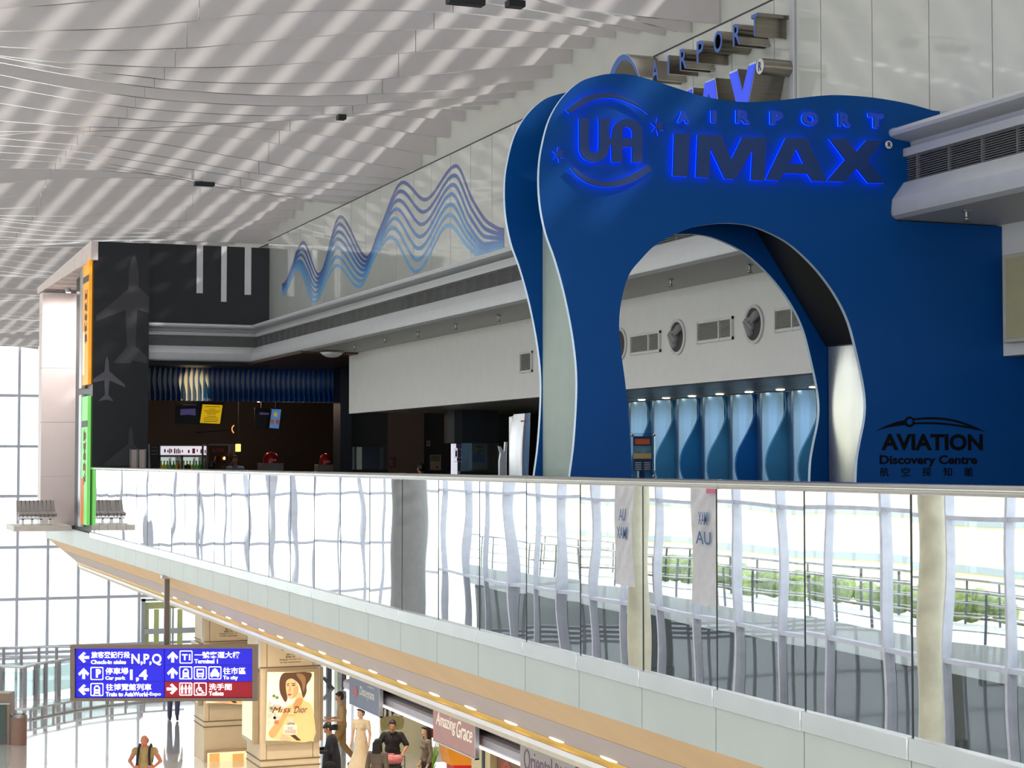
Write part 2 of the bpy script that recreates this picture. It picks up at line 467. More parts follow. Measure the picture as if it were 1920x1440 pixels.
mb = MB(); mb.box(HX0 - .2, xg[0], YG - .2, YG, ZL, zg[-1]); 
struct('wall_far_side', mb, WHITE, smooth=False)
mb = MB(); mb.box(32, 32.3, -8, YG, ZL, 7.6); mb.box(-16, 34, -8.3, -8, ZL, -1.5)
struct('wall_back', mb, WHITE, smooth=False)

# ---- glazed long side of the hall (seen mirrored in the balustrade glass)
mb = MB()
y = -7.0; k = 0
while y < YG:
    mb.box(HX0 - .12, HX0 + .12, y - .045, y + .045, ZL, 6.2); y += 2.4
for z in (ZL + .1, -3.1, 0.1, 2.9, 6.2): mb.box(HX0 - .1, HX0 + .1, -7, YG, z - .05, z + .05)
struct('window_2', mb, FRAME, smooth=False)
mb = MB(); mb.box(HX0 - .01, HX0 + .01, -7, YG, ZL, 6.2)
struct('window_2_pane', mb, glassmat('side_pane', (0.97, 0.99, 0.99), 0.0, 0.12), smooth=False)
mb = MB(); mb.box(HX0 - .3, HX0 + .1, -8, YG, 6.2, 7.6)
struct('wall_left', mb, WHITE, smooth=False)
# terrace outside and the trees in front of it
mb = MB(); mb.box(-60, HX0 - .31, -20, 150, ZL - .3, ZL - .1)
struct('floor_terrace', mb, pm('pale_terrace', (206, 204, 190), .8), smooth=False)
# walkway with railings along the glazed side
mb = MB(); mb.box(HX0 - 3.2, HX0 - .4, -6, 66, -3.45, -2.75)
struct('floor_walkway', mb, pm('white_walkway_edge', (226, 228, 228), .4), smooth=False)

mb = MB(); mb.box(HX0 - 1.0, HX0 - .7, -6, 66, ZL, -3.45)
struct('wall_dark_fill', mb, pm('dark_fill_wall', (66, 68, 72), .6), smooth=False)  # dark wall added to darken the glass reflection below the walkway

# ---- balcony edge under the glass: steel shoe, cladding, sloped soffit, cove
SEAM0 = onX(1712, 1385, XB).y; STEP = .944
seams = []
k = -4
while SEAM0 + k * STEP < YE + .2: seams.append(SEAM0 + k * STEP); k += 1
mb = MB(); mb.m = 0
for a, b in zip(seams[:-1], seams[1:]):
    mb.box(XB - .03, XB + .06, a + .004, b - .004, -.346 + .246, 0.0)
struct('trim_2', mb, pm('polished_steel_shoe', (226, 230, 230), .25, .55, var=.05, scale=2), bevel=.004)
mb = MB()
for a, b in zip(seams[:-1], seams[1:]): mb.box(XB - .012, XB + .05, a + .005, b - .005, -.346, -.104)
mb.box(XB - .012, XB + .05, seams[-1], 39.0, -.346, -.03)
struct('trim_3', mb, FASC, bevel=.003)
mb = MB(); mb.box(XB + .0, XB + .1, seams[0], 39, -.344, 0)
struct('trim_4', mb, pm('joint_dark', (60, 62, 62), .7), smooth=False)
def sweepY(name, prof, y0, y1, mat, **k):
    mb = MB(); n = len(prof)
    vs = [(x, y0, z) for x, z in prof] + [(x, y1, z) for x, z in prof]
    fs = [(i, (i + 1) % n, (i + 1) % n + n, i + n) for i in range(n)]
    t = tessellate_polygon([[Vector((x, z, 0)) for x, z in prof]])
    fs += [tuple(q) for q in t] + [tuple(i + n for i in q[::-1]) for q in t]
    mb.add(vs, fs)
    return struct(name, mb, mat, **k)
sweepY('ceiling_soffit', [(XB, -.348), (4.99, -.612), (5.06, -.60), (5.0, -.34), (XB + .05, -.335)], seams[0], 39.0, TAN)
sweepY('ceiling_soffit_lower', [(4.99, -.614), (5.28, -.855), (5.36, -.855), (5.06, -.602)], seams[0], 39.0, LILAC)
sweepY('trim_5', [(5.28, -.857), (5.31, -.90), (5.30, -.915), (5.38, -.915), (5.38, -.857)], seams[0], 39.0, GOLD)
sweepY('trim_6', [(5.31, -.925), (5.345, -.98), (5.40, -.98), (5.40, -.925)], seams[0], 39.0, pm('white_cove_lip', (236, 236, 240), .3, .1, emit=(255, 250, 240), estr=.12))  # lip given a faint glow in its material to read bright
# small cove lamps; long glowing lenses stand in for light scallops on the gold
lamp = thing('cove_lamp', 'small cove lamp with a long glow standing in for a light scallop on the gold edge under the balcony', 'lamp', (5.25, 6.0, -.83), 0, 'cove lamps along the gold edge')
mb = MB(); mb.ell((5.262, 6.0, -.842), (.012, .15, .012), 12)
obj('lens', mb, pm('warm_scallop_glow', (255, 236, 190), .3, emit=(255, 232, 180), estr=3.5), lamp)
lights = []
y = 6.0 + .95; 
while y < 29:
    dup(lamp, (5.25, y, -.83)); y += .95

# ---- end wall of the upper floor, near-black
YS = YE; YB2 = YE + .5
zt = onY(172, 452, YS).z
xl = onY(174, 700, YS).x
x278 = onY(279, 640, YS).x
end = struct('wall_end')
mb = MB(); mb.box(xl, x278, YS, YS + 2.2, 0.0, zt)
obj('wall_strip', mb, BLACKW, end, smooth=False)
zt2 = onY(400, 461, YB2).z
zb2 = 3.0
mb = MB(); mb.box(x278 - .02, XW + .01, YB2, YB2 + .3, zb2, zt2)
obj('wall_upper', mb, BLACKW, end, smooth=False)
mb = MB()
for (u0, v0, u1, v1) in ((369, 460, 380, 550), (415, 461, 424.5, 566), (459, 462, 470.5, 553)):
    a = onY(u0, v0, YB2); b = onY(u1, v1, YB2); mb.box(a.x, b.x, YB2 - .012, YB2, b.z, min(a.z, zt2))
obj('white_stripe', mb, pm('white_stripe', (214, 212, 214), .5), end, smooth=False)
# aircraft silhouettes in grey on the black strip
def zp(pts): return [(a * .354, 420 + b * .354) for a, b in pts]
P1 = [(710, 160), (722, 185), (732, 240), (735, 335), (790, 385), (790, 470), (727, 455), (722, 560), (718, 648), (780, 705), (780, 738), (702, 722), (690, 738), (600, 736), (674, 648), (668, 560), (666, 455), (508, 515), (508, 488), (680, 345), (684, 240), (698, 185)]
P2 = [(567, 700), (575, 725), (580, 780), (662, 852), (662, 864), (579, 828), (574, 905), (598, 934), (598, 938), (564, 930), (525, 938), (525, 933), (556, 905), (553, 828), (492, 840), (494, 822), (554, 780), (559, 725)]
P3 = [(693, 1070), (703, 1100), (708, 1165), (742, 1200), (742, 1280), (560, 1280), (550, 1272), (680, 1165), (683, 1100)]
for P, col in ((P1, 'dark_grey_graphic'), (P2, 'mid_grey_graphic'), (P3, 'dark_grey_graphic')):
    mb = MB(); mb.prism(pY(zp(P), YS - .004), frY(YS - .001), 0, .004)
    obj('aircraft_graphic', mb, pm(col, (58, 57, 61) if col[0] == 'd' else (92, 90, 98), .5), end, smooth=False)

# ---- continuous grille fascia along the upper wall, turning at the end wall
PROF = [(0, 3.74), (.41, 3.735), (.445, 3.72), (.455, 3.695), (.445, 3.67), (.41, 3.655), (.27, 3.64), (.26, 3.60), (.33, 3.585), (.33, 3.525), (.27, 3.52),
        (.27, 3.335), (.33, 3.33), (.40, 3.24), (.43, 3.20), (.44, 3.11), (.43, 3.075), (.40, 3.055), (.39, 3.065), (0, 3.065)]
fas = struct('trim_7')
mb = MB(); n = len(PROF)
path = [(-4.0, None), None, None]
r0 = [(XW - o, -4.0, z) for o, z in PROF]; r1 = [(XW - o, YB2 - o, z) for o, z in PROF]; r2 = [(x278 - .01, YB2 - o, z) for o, z in PROF]
vs = r0 + r1 + r2
fs = [(s * n + i, s * n + i + 1, s * n + n + i + 1, s * n + n + i) for s in (0, 1) for i in range(n - 1)]
t = tessellate_polygon([[Vector((o, z, 0)) for o, z in PROF]])
fs += [tuple(q) for q in t] + [tuple(i + 2 * n for i in q[::-1]) for q in t]
mb.add(vs, fs)
obj('fascia_profile', mb, ALUP, fas, ang=.5)
mb = MB(); xo = XW - .272
mb.box(xo, xo + .01, -4, YB2 - .27, 3.33, 3.525); mb.box(x278, XW - .27, YB2 - .282, YB2 - .272, 3.33, 3.525)
obj('grille_void', mb, DARKG, fas, smooth=False)
mb = MB()
for i in range(11):
    z = 3.342 + i * .0168
    mb.box(xo - .028, xo - .008, -4, 24, z, z + .006)
    mb.box(xo - .028, xo - .008, 24, YB2 - .30, z, z + .0075); mb.box(x278, XW - .30, YB2 - .31, YB2 - .29, z, z + .0095)
y = -3.8
while y < YB2 - .4: mb.box(xo - .034, xo - .006, y - .005, y + .005, 3.335, 3.525); y += .40
obj('grille', mb, SLATM, fas, smooth=False)

# ---- soffit behind the fascia, bulkhead wall under it
mb = MB(); mb.box(XW - .385, 8.62, -4, 29.7, 3.052, 3.10)
struct('ceiling_upper', mb, pm('soffit_grey_white', (186, 182, 178), .5, var=.02), smooth=False)
XH = 8.5; ZH = onX(1003, 745, XH).z; YH = onX(654.5, 720, XH).y
mb = MB(); mb.box(XH, XH + .14, -4, YH, ZH, 3.06)
struct('wall_bulkhead', mb, PLAST, smooth=False)
# ribbed ceiling at the foot of the bulkhead
mb = MB(); x = XH + .14
while x < 11.5: mb.box(x, x + .16, -4, 29.0, ZH + .01, ZH + .05); x += .20
mb.box(XH + .1, 11.6, -4, 29.0, ZH + .055, ZH + .07)
struct('ceiling_ribbed', mb, pm('ribbed_metal', (168, 158, 150), .3, .6), smooth=False)
# food hall shell
mb = MB(); mb.box(XW - .42, 17.0, 29.0, 43.2, 3.02, 3.08)
mb.box(5.4, XW - .4, YB2 + .28, 43.2, 3.02, 3.08)
struct('ceiling_food_hall', mb, pm('dark_bronze_ceiling', (92, 66, 54), .4, .3, var=.1), smooth=False)
mb = MB(); mb.box(5.4, 17.0, 43.0, 43.2, 0, 3.1); mb.box(17, 17.2, -4, 43, 0, 3.1)
mb.box(5.35, 5.65, YS + 2.2, 43.0, 0, 3.1)
struct('wall_food_hall', mb, BROWN, smooth=False)
mb = MB(); mb.box(11.6, 17, -4, 29, ZH + .05, 3.1)
struct('ceiling_dropped', mb, BROWN, smooth=False)

# ---- soft wall behind the wavy fins
XN = 10.55
mb = MB(); mb.box(XN, XN + .1, 6, 24, 0, ZH + .02)
struct('wall_fins', mb, pm('fin_wall_blue_grey', (120, 150, 178), .35, .1), smooth=False)

# ---- side of the food hall block facing the hall: pink pier, canopy
PINK = pm('pale_pink_panel', (246, 230, 226), .5, var=.01)
YP = 36.0
a = onY(80, 548, YP); b = onY(160, 990, YP)
mb = MB(); zz = -.1
while zz < a.z - .05:
    mb.box(a.x, b.x, YP, YP + .5, zz + .006, min(zz + 1.05, a.z)); zz += 1.05
mb.box(a.x + .02, b.x - .02, YP + .02, YP + .48, -.1, a.z)
struct('wall_pier', mb, PINK, smooth=False)
mb = MB()
zc0 = onY(160, 486, 32.4).z; zc1 = a.z + .02
q = [(4.60, 32.42, zc0), (4.72, 32.42, zc0), (4.95, YP + .6, zc1), (a.x - .03, YP + .6, zc1)]
up = [(4.60, 32.42, zt + .0), (4.72, 32.42, zt + .0), (4.95, YP + .6, zc1 + .16), (a.x - .03, YP + .6, zc1 + .12)]
mb.add(q + up, [(0, 3, 2, 1), (4, 5, 6, 7), (0, 1, 5, 4), (1, 2, 6, 5), (2, 3, 7, 6), (3, 0, 4, 7)])
for i in range(1, 9):
    f = i / 9; l = Vector(q[0]).lerp(Vector(q[3]), f); r = Vector(q[1]).lerp(Vector(q[2]), f); mb.bar(l - UPV * .01, r - UPV * .01, .05, .03)
struct('ceiling_canopy', mb, pm('canopy_pinkish_white', (232, 216, 210), .5), smooth=False)
# =================================================================== GLASS BALUSTRADE
GLASS = glassmat('balustrade_glass', (0.62, 0.66, 0.66), 0.22, 1.5)
bal = thing('glass_balustrade', 'long frameless glass balustrade with steel handrail along the balcony edge', 'balustrade', (XB, 5, 0))
rnd = random.Random(3)
for a, b in zip(seams[:-1], seams[1:]):
    mb = MB(); y0 = a + .006; y1 = b - .006; ph = [rnd.uniform(0, 6.3) for _ in range(6)]; am = rnd.uniform(.7, 1.3)
    tilt = rnd.uniform(-.0008, .0008)
    def fn(u, v, ph=ph, am=am, y0=y0, y1=y1, tilt=tilt):
        yy = y0 + (y1 - y0) * u; z = -.02 + 1.125 * v
        d = am * (.00016 * math.sin(yy * 5.2 + z * 1.3 + .6) + .00020 * math.sin(5.0 * z + 1.6 * u + ph[1]) + .00008 * math.sin(9 * z - 4 * u + ph[2]) + .00010 * math.sin(6.0 * u + ph[3]))
        return Vector((XB + d + tilt * (z - .5), yy, z))
    mb.grid(fn, 20, 24)
    vs0 = len(mb.v)
    mb.add([(XB + .012, y0, -.02), (XB + .012, y1, -.02), (XB + .012, y1, 1.105), (XB + .012, y0, 1.105)], [(0, 1, 2, 3)])
    obj('glass_panel', mb, GLASS, bal, ang=1.2)
for s in seams[:-1]:
    mb = MB(); mb.box(XB - .002, XB + .014, s - .0055, s + .0055, -.02, 1.10)
    obj('panel_gasket', mb, pm('black_gasket', (30, 34, 36), .5), bal, smooth=False)
RAILM = pm('handrail_steel', (196, 194, 188), .22, .95, var=.03)
mb = MB()
mb.tube([(XB + .0, -2.5, 1.118), (XB, YE - .02, 1.118)], .026, 14)
for s in seams[::3]: mb.tube([(XB, s - .05, 1.118), (XB, s + .05, 1.118)], .0275, 14)
obj('handrail', mb, RAILM, bal)

# =================================================================== ENTRANCE ARCH
OUT = [(1064.6, 930), (1064.6, 900), (1073.6, 826), (1078.8, 720.6), (1072.5, 641), (1056.7, 557), (1038, 488), (1019.7, 435.6), (1009, 377.5), (1007.6, 319), (1014, 272), (1027.6, 224), (1051, 185), (1083, 156), (1119, 143.5), (1148, 140), (1185, 143), (1228, 155), (1271, 169), (1313.5, 182), (1365, 191), (1407, 193), (1463, 189), (1506, 184), (1553, 180), (1600, 181.5), (1647, 186.6), (1698, 196), (1745, 209)]
INN = [(1181, 930), (1181, 899), (1176.5, 802), (1168, 715), (1161, 663), (1157, 611), (1161, 566), (1175, 517), (1199, 486), (1223, 462), (1254.6, 444), (1290, 429), (1327, 421.5), (1362, 419.5), (1400, 423.5), (1435, 435.6), (1473, 456), (1508, 486), (1539, 520.7), (1567, 562), (1588, 607.5), (1603, 665), (1613.8, 715), (1618.5, 753), (1617, 788), (1608.7, 829.6), (1603, 864), (1601, 902), (1600, 930)]
outl = smoothpoly(pY(OUT, YA), 4, False); innl = smoothpoly(pY(INN, YA), 4, False)
outl = [(outl[0][0], 0.0)] + outl; innl = [(innl[0][0], 0.0)] + innl + [(innl[-1][0], 0.0)]
outl = [p for p in outl if p[0] < XW - .01]
zt = outl[-1][1]
right = [(XW - .005, zt), (XW - .005, 3.75)] + [(XW - o - .005 - .004 * (z < 3.1), z + (.006 if z > 3.6 else -.006)) for o, z in PROF[1:-2]] + [(XW - .40, 3.04), (XH - .005, 3.04), (XH - .005, ZH - .005), (9.6, ZH - .005), (9.6, 0.0)]
panel = outl + right + innl[::-1]
arch = thing('entrance_arch', 'tall blue wavy entrance arch with halo lit letters standing behind the balustrade', 'arch', (6.2, YA, 0))
def portal(Y, name):
    mb = MB(); mb.m = 0; mb.prism(panel, frY(Y), .0, .035)
    n = len(panel)
    for i in range(len(mb.f)):
        if len(mb.f[i]) == 4: mb.mi[i] = 1
    p = obj(name, mb, [BLUE, EDGE], arch, smooth=False)
    return p
fp = portal(YA, 'front_panel'); rp = portal(YR, 'rear_panel')
# core between the two panels: grey-green outer cheek, black lined opening
xc = 4.965
c1 = onY(1544, 651, YR); c2 = onY(1411, 430, YR); xj = c1.x
mb = MB(); mb.box(xc, xc + .06, YA + .005, YR - .04, 0, 2.95)
obj('core_cheek', mb, GREENG, arch, smooth=False)
mb = MB()
cz = lambda x: c1.z + (x - c1.x) * (c2.z - c1.z) / (c2.x - c1.x)
xt = c2.x - .30
xlf = onY(1070, 650, YR).x
poly = [(xj, c1.z), (xt, cz(xt)), (xlf, cz(xt)), (xlf, 0), (xlf - .05, 0), (xlf - .05, cz(xt) + .06), (xt, cz(xt) + .06), (xj + .06, c1.z + .04), (xj + .06, c1.z)]
mb.prism(poly, frY(YR - .04), 0, YR - YA - .05)
obj('core_lining', mb, pm('black_lining', (34, 32, 30), .32, .2), arch, smooth=False)
mb = MB()
pts = []
def jf(u, v): 
    return Vector((xj + .012 + .035 * math.sin(u * PI), YR - .05 - (YR - YA - .07) * u, c1.z * v))
mb.grid(jf, 12, 4); mb.box(xj + .06, xj + .10, YA + .01, YR - .045, 0, c1.z)
obj('steel_jamb', mb, pm('polished_jamb_steel', (214, 212, 206), .22, .95, var=.06, scale=2.5), arch)

# ---- halo lettering on the front panel
LEDB = pm('blue_led', (30, 80, 255), .4, emit=(10, 60, 255), estr=4.5)
LSIDE = pm('letter_side_blue', (20, 70, 190), .25, .1)
YF = YA - .035
def halo(name, loops, label, st=.035, th=.022, led=True):
    mb = MB(); lp = [pY(l, YF - st - th) for l in loops]
    mb.m = 0; mb.prism(lp, frY(YF), st, st + th)
    for i in range(len(mb.f)):
        if len(mb.f[i]) == 4: mb.mi[i] = 1
    o = obj(name, mb, [BLUEL, LSIDE], arch, smooth=False); o['label'] = label
    if led:
        cx = sum(p[0] for p in lp[0]) / len(lp[0]); cy = sum(p[1] for p in lp[0]) / len(lp[0])
        mb = MB(); mb.prism(lp, frY(YF), st - .006, st - .001)
        obj('led_backlight', mb, LEDB, o, smooth=False)
    return o
def z1(pts): return [(1240 + a * .2396, 190 + b * .2396) for a, b in pts]
def z2(pts): return [(1030 + a * .1528, 150 + b * .1528) for a, b in pts]
halo('sign_letter', [z1([(106, 248), (222, 252), (212, 588), (96, 582)])], 'wide navy letter I of the lower line')
halo('sign_letter', [z1([(290, 258), (470, 266), (552, 458), (640, 278), (822, 286), (808, 618), (708, 616), (718, 378), (578, 608), (502, 606), (386, 358), (378, 598), (276, 590)])], 'wide navy letter M of the lower line')
halo('sign_letter', [z1([(980, 286), (1142, 290), (1296, 624), (1186, 622), (1150, 566), (960, 562), (928, 616), (822, 612)]), z1([(1060, 364), (1118, 488), (998, 488)])], 'wide navy letter A of the lower line')
halo('sign_letter', [z1([(1322, 292), (1452, 298), (1530, 396), (1610, 304), (1734, 308), (1620, 462), (1758, 640), (1624, 636), (1534, 522), (1430, 628), (1300, 622), (1444, 456)])], 'wide navy letter X of the lower line')
# UA monogram
def arcp(cx, cy, rx, ry, a0, a1, n=10): return [(cx + rx * math.cos(math.radians(a0 + (a1 - a0) * i / n)), cy - ry * math.sin(math.radians(a0 + (a1 - a0) * i / n))) for i in range(n + 1)]
U = [(372, 468), (485, 468), (486, 820)] + arcp(550, 820, 64, 72, 180, 360) + [(616, 470), (738, 470), (738, 712), (772, 712), (774, 640)] + arcp(960, 640, 184, 165, 178, 0) + [(1146, 1006), (1022, 1006), (1022, 822), (896, 822), (896, 1002), (772, 1002), (770, 800), (740, 800), (738, 830)] + arcp(555, 830, 182, 176, 0, -180) 
halo('sign_letter', [z2(U), z2([(896, 714), (896, 650)] + arcp(960, 640, 64, 66, 180, 0) + [(1024, 650), (1024, 714)])], 'joined navy letters U and A of the round emblem')
up1 = [(212, 360), (330, 270), (450, 200), (580, 162), (700, 152), (820, 166), (950, 215), (1080, 290), (1224, 412)]
up2 = [(1150, 360), (1030, 290), (900, 240), (780, 220), (660, 222), (540, 250), (400, 320), (260, 408)]
halo('sign_letter', [z2(smoothpoly(up1, 3, False) + smoothpoly(up2, 3, False))], 'upper arc stroke of the round emblem')
lo1 = [(262, 1070), (360, 1180), (480, 1262), (640, 1306), (800, 1312), (960, 1280), (1120, 1205), (1262, 1102)]
lo2 = [(1216, 1036), (1080, 1120), (940, 1190), (800, 1236), (680, 1244), (540, 1218), (420, 1160), (320, 1080)]
halo('sign_letter', [z2(smoothpoly(lo1, 3, False) + smoothpoly(lo2, 3, False))], 'lower arc stroke of the round emblem')
for cx, cy, r, nm in ((1236, 236.5, 17, 'six pointed star right of the round emblem'), (1050, 289, 15, 'six pointed star left of the round emblem')):
    st = []
    for i in range(12):
        rr = r if i % 2 == 0 else r * .30; an = math.radians(i * 30 + 25); st.append((cx + rr * .8 * math.cos(an), cy + rr * math.sin(an)))
    halo('sign_star', [st], nm, .03, .03)
SM = [('A', 1272, 1294, 208.5, 229), ('I', 1335, 1344, 207.5, 229), ('R', 1382, 1408, 208, 230), ('P', 1446, 1469, 209.5, 232), ('O', 1505, 1535, 211, 234), ('R', 1574, 1596, 213, 235.5), ('T', 1630, 1657, 214, 238)]
for ch, x0, x1, y0, y1 in SM:
    a = onY(x0, y1, YF - .04); b = onY(x1, y0, YF - .04)
    mb = MB(); text(mb, ch, a.x, b.x, a.z, b.z, frY(YF), .022, .02, .06)
    o = obj('sign_letter', mb, LSIDE, arch, smooth=False); o['label'] = 'small navy letter %s of the upper line' % ch
    mb = MB(); text(mb, ch, a.x, b.x, a.z, b.z, frY(YF), .012, .004, .06)
    obj('led_backlight', mb, LEDB, o, smooth=False)
c = onY(1668, 271, YF - .04)
mb = MB(); mb.lathe([(.028, 0), (.030, .004), (.030, .012), (.026, .016)], (c.x, YF - .02, c.z), 24, Vector((0, -1, 0)))
o = obj('registered_mark', mb, pm('mark_white', (206, 208, 204), .4), arch); o['label'] = 'small white round mark at the end of the lower line'
mb = MB(); text(mb, 'R', c.x - .013, c.x + .014, c.z - .017, c.z + .017, frY(YF - .036), 0, .004, .02)
obj('mark_lettering', mb, BLACK, o, smooth=False)
# ---- flat black decal lettering low on the right leg
def z3(a, b): return (1630 + a * .125, 770 + b * .125)
def dtext(mb, s, x0, y0, x1, y1, bold=.02):
    a = onY(*z3(x0, y1), YF); b = onY(*z3(x1, y0), YF); text(mb, s, a.x, b.x, a.z, b.z, frY(YF), 0, .0025, bold)
VINYL = pm('black_vinyl', (8, 9, 13), .6, spec=.1)
mb = MB()
dtext(mb, 'AVIATION', 180, 352, 1700, 596, .035); dtext(mb, 'Discovery Centre', 155, 668, 1615, 845, .03)
for ch, x in zip('航空探知館', (158, 478, 795, 1108, 1420)): dtext(mb, ch, x, 850, x + 130, 985, .012)
obj('decal_lettering', mb, VINYL, arch, smooth=False)
mb = MB()
def Z(p): return pY([z3(a, b) for a, b in p], YF)
mb.prism(Z(smoothpoly([(80, 308), (240, 230), (400, 170), (540, 140)], 3, False) + smoothpoly([(540, 215), (400, 232), (240, 262), (100, 302)], 3, False)), frY(YF), 0, .0025)
mb.prism(Z(smoothpoly([(640, 118), (860, 98), (1080, 104), (1300, 140), (1560, 230), (1790, 345)], 3, False) + smoothpoly([(1760, 330), (1560, 262), (1300, 175), (1080, 138), (860, 132), (640, 145)], 3, False)), frY(YF), 0, .0025)
mb.prism(Z(smoothpoly([(640, 178), (860, 172), (1080, 180), (1300, 205), (1500, 240), (1700, 300)], 3, False) + smoothpoly([(1600, 290), (1400, 250), (1200, 222), (1000, 205), (800, 202), (640, 208)], 3, False)), frY(YF), 0, .0025)
mb.prism([Z(arcp(600, 168, 78, 80, 0, 351, 24)), Z(arcp(605, 165, 46, 46, 0, 345, 20))], frY(YF), 0, .0028)
obj('decal_swoosh', mb, VINYL, arch, smooth=False)

# =================================================================== SECOND SIGN ON THE UPPER WALL
XS = XW - .31
sgn = thing('wall_sign', 'deep steel sided letters with blue faces on the upper wall behind the arch', 'sign', (XW, 14, 4))
FACEB = pm('lit_blue_face', (60, 90, 230), .35, emit=(40, 60, 235), estr=.42)
FACEG = pm('grey_blue_face', (70, 104, 176), .4)
RIM = pm('pale_letter_rim', (200, 208, 226), .4)
def z4(pts): return [(1130 + a * .2031, 10 + b * .2031) for a, b in pts]
def deep(loops, face, label):
    mb = MB(); lp = [pX(z4(l), XS) for l in loops]
    mb.m = 0; mb.prism(lp, frX(XW), .0, XW - XS - .004)
    for i in range(len(mb.f)):
        if len(mb.f[i]) == 3: mb.mi[i] = 1
    o = obj('sign_letter', mb, [STEELD, RIM], sgn, smooth=True, ang=.7); o['label'] = label
    mb = MB()
    def shr(l, k):
        cy = sum(p[0] for p in l) / len(l); cz_ = sum(p[1] for p in l) / len(l); return [(cy + (p[0] - cy) * k, cz_ + (p[1] - cz_) * k) for p in l]
    mb.prism([shr(lp[0], .94)] + [shr(h, 1.1) for h in lp[1:]], frX(XS), -.002, .004)
    obj('letter_face', mb, face, o, smooth=False)
deep([[(1163, 620), (1240, 585), (1290, 800), (1350, 540), (1418, 512), (1345, 900), (1420, 1290), (1352, 1320), (1288, 1020), (1235, 1260), (1160, 1290), (1232, 905)]], FACEB, 'large blue faced letter X of the wall sign')
deep([[(942, 705), (1035, 668), (1085, 1060), (1020, 1080), (1010, 990), (955, 1010), (945, 1110), (890, 1130)], [(962, 920), (1000, 900), (985, 820), (978, 830)]], FACEB, 'large blue faced letter A of the wall sign')
deep([[(740, 800), (832, 757), (832, 1150), (780, 1170), (780, 900), (720, 1100), (690, 1110), (640, 920), (640, 1220), (590, 1240), (590, 850), (670, 820), (710, 960)]], FACEB, 'large blue faced letter M of the wall sign')
ring = smoothpoly([(60, 640), (90, 560), (130, 490), (170, 455), (205, 447), (240, 465), (275, 510), (310, 575), (338, 660)], 3, False)
rin = smoothpoly([(325, 650), (300, 590), (270, 540), (230, 510), (190, 508), (160, 535), (125, 590), (105, 640)], 3, False)
deep([ring + rin], FACEG, 'upper arc stroke of the round emblem of the wall sign')
for ch, (a0, b0, a1, b1) in zip('AIRPORT', ((452, 510, 516, 702), (600, 462, 614, 634), (712, 396, 774, 590), (868, 324, 930, 522), (1026, 234, 1102, 436), (1202, 166, 1270, 368), (1372, 80, 1432, 286))):
    q = pX(z4([(a0, b1), (a1, b0), (a0, b0), (a1, b1)]), XS)
    z0 = (q[0][1] + q[3][1]) / 2; zt_ = (q[1][1] + q[2][1]) / 2
    mb = MB(); text(mb, ch, q[0][0], q[1][0], z0, zt_, frX(XW), 0, XW - XS - .004, .015)
    o = obj('sign_letter', mb, STEELD, sgn, ang=.7); o['label'] = 'small steel sided letter %s of the wall sign' % ch
    mb = MB(); text(mb, ch, q[0][0], q[1][0], z0, zt_, frX(XS), -.003, .004, .012)
    obj('letter_face', mb, FACEG, o, smooth=False)
q = onX(*z4([(1455, 562)])[0], XS)
mb = MB(); mb.lathe([(.072, 0), (.072, XW - XS - .002)], (XS, q.y, q.z), 28, Vector((1, 0, 0)))
o = obj('registered_mark', mb, STEELD, sgn); o['label'] = 'round steel drum with white face at the end of the wall sign'
mb = MB(); mb.lathe([(.068, 0), (.066, .004)], (XS - .004, q.y, q.z), 28, Vector((1, 0, 0)))
obj('mark_face', mb, pm('mark_white', (206, 208, 204), .4), o)
mb = MB(); text(mb, 'R', q.y + .026, q.y - .028, q.z - .04, q.z + .04, frX(XS - .004), 0, .003, .02)
obj('mark_lettering', mb, pm('mark_blue', (30, 50, 120), .4), o, smooth=False)

# =================================================================== WAVE STRIPES ON THE UPPER WALL
def zw(a, b): return (440 + a * .2969, 220 + b * .2969)
L = {
 1: [(150, 840), (205, 800), (255, 1085), (300, 1060), (432, 790), (530, 993), (665, 627), (835, 885), (912, 715), (1062, 410), (1200, 520), (1397, 307), (1500, 520), (1600, 665), (1700, 712)],
 4: [(150, 900), (205, 870), (255, 1105), (300, 1090), (410, 905), (515, 1075), (648, 768), (815, 965), (910, 765), (1020, 578), (1170, 755), (1370, 485), (1480, 690), (1580, 800), (1700, 790)],
 7: [(150, 960), (205, 950), (255, 1130), (300, 1120), (400, 955), (500, 1168), (643, 935), (785, 1070), (908, 838), (985, 755), (1145, 975), (1350, 680), (1478, 822), (1560, 880), (1700, 850)]}
def mono(pts, n=10):
    """smooth curve through points with flat tangents at the turning points"""
    m = len(pts); tg = []
    for i in range(m):
        if i in (0, m - 1): tg.append(0.0); continue
        d0 = (pts[i][1] - pts[i - 1][1]) / (pts[i][0] - pts[i - 1][0]); d1 = (pts[i + 1][1] - pts[i][1]) / (pts[i + 1][0] - pts[i][0])
        tg.append(0.0 if d0 * d1 <= 0 else 2 * d0 * d1 / (d0 + d1))
    out = []
    for i in range(m - 1):
        x0, y0 = pts[i]; x1, y1 = pts[i + 1]; h = x1 - x0
        for k in range(n):
            t = k / n
            out.append((x0 + h * t, (2 * t ** 3 - 3 * t * t + 1) * y0 + (t ** 3 - 2 * t * t + t) * h * tg[i] + (-2 * t ** 3 + 3 * t * t) * y1 + (t ** 3 - t * t) * h * tg[i + 1]))
    return out + [pts[-1]]
wave = thing('wave_graphic', 'seven blue wavy stripes running along the glossy upper wall above the grille', 'wall graphic', (XW, 24, 4))
COLS = [(74, 92, 150), (66, 98, 162), (72, 112, 176), (76, 128, 190), (88, 146, 202), (104, 160, 210), (118, 172, 216)]
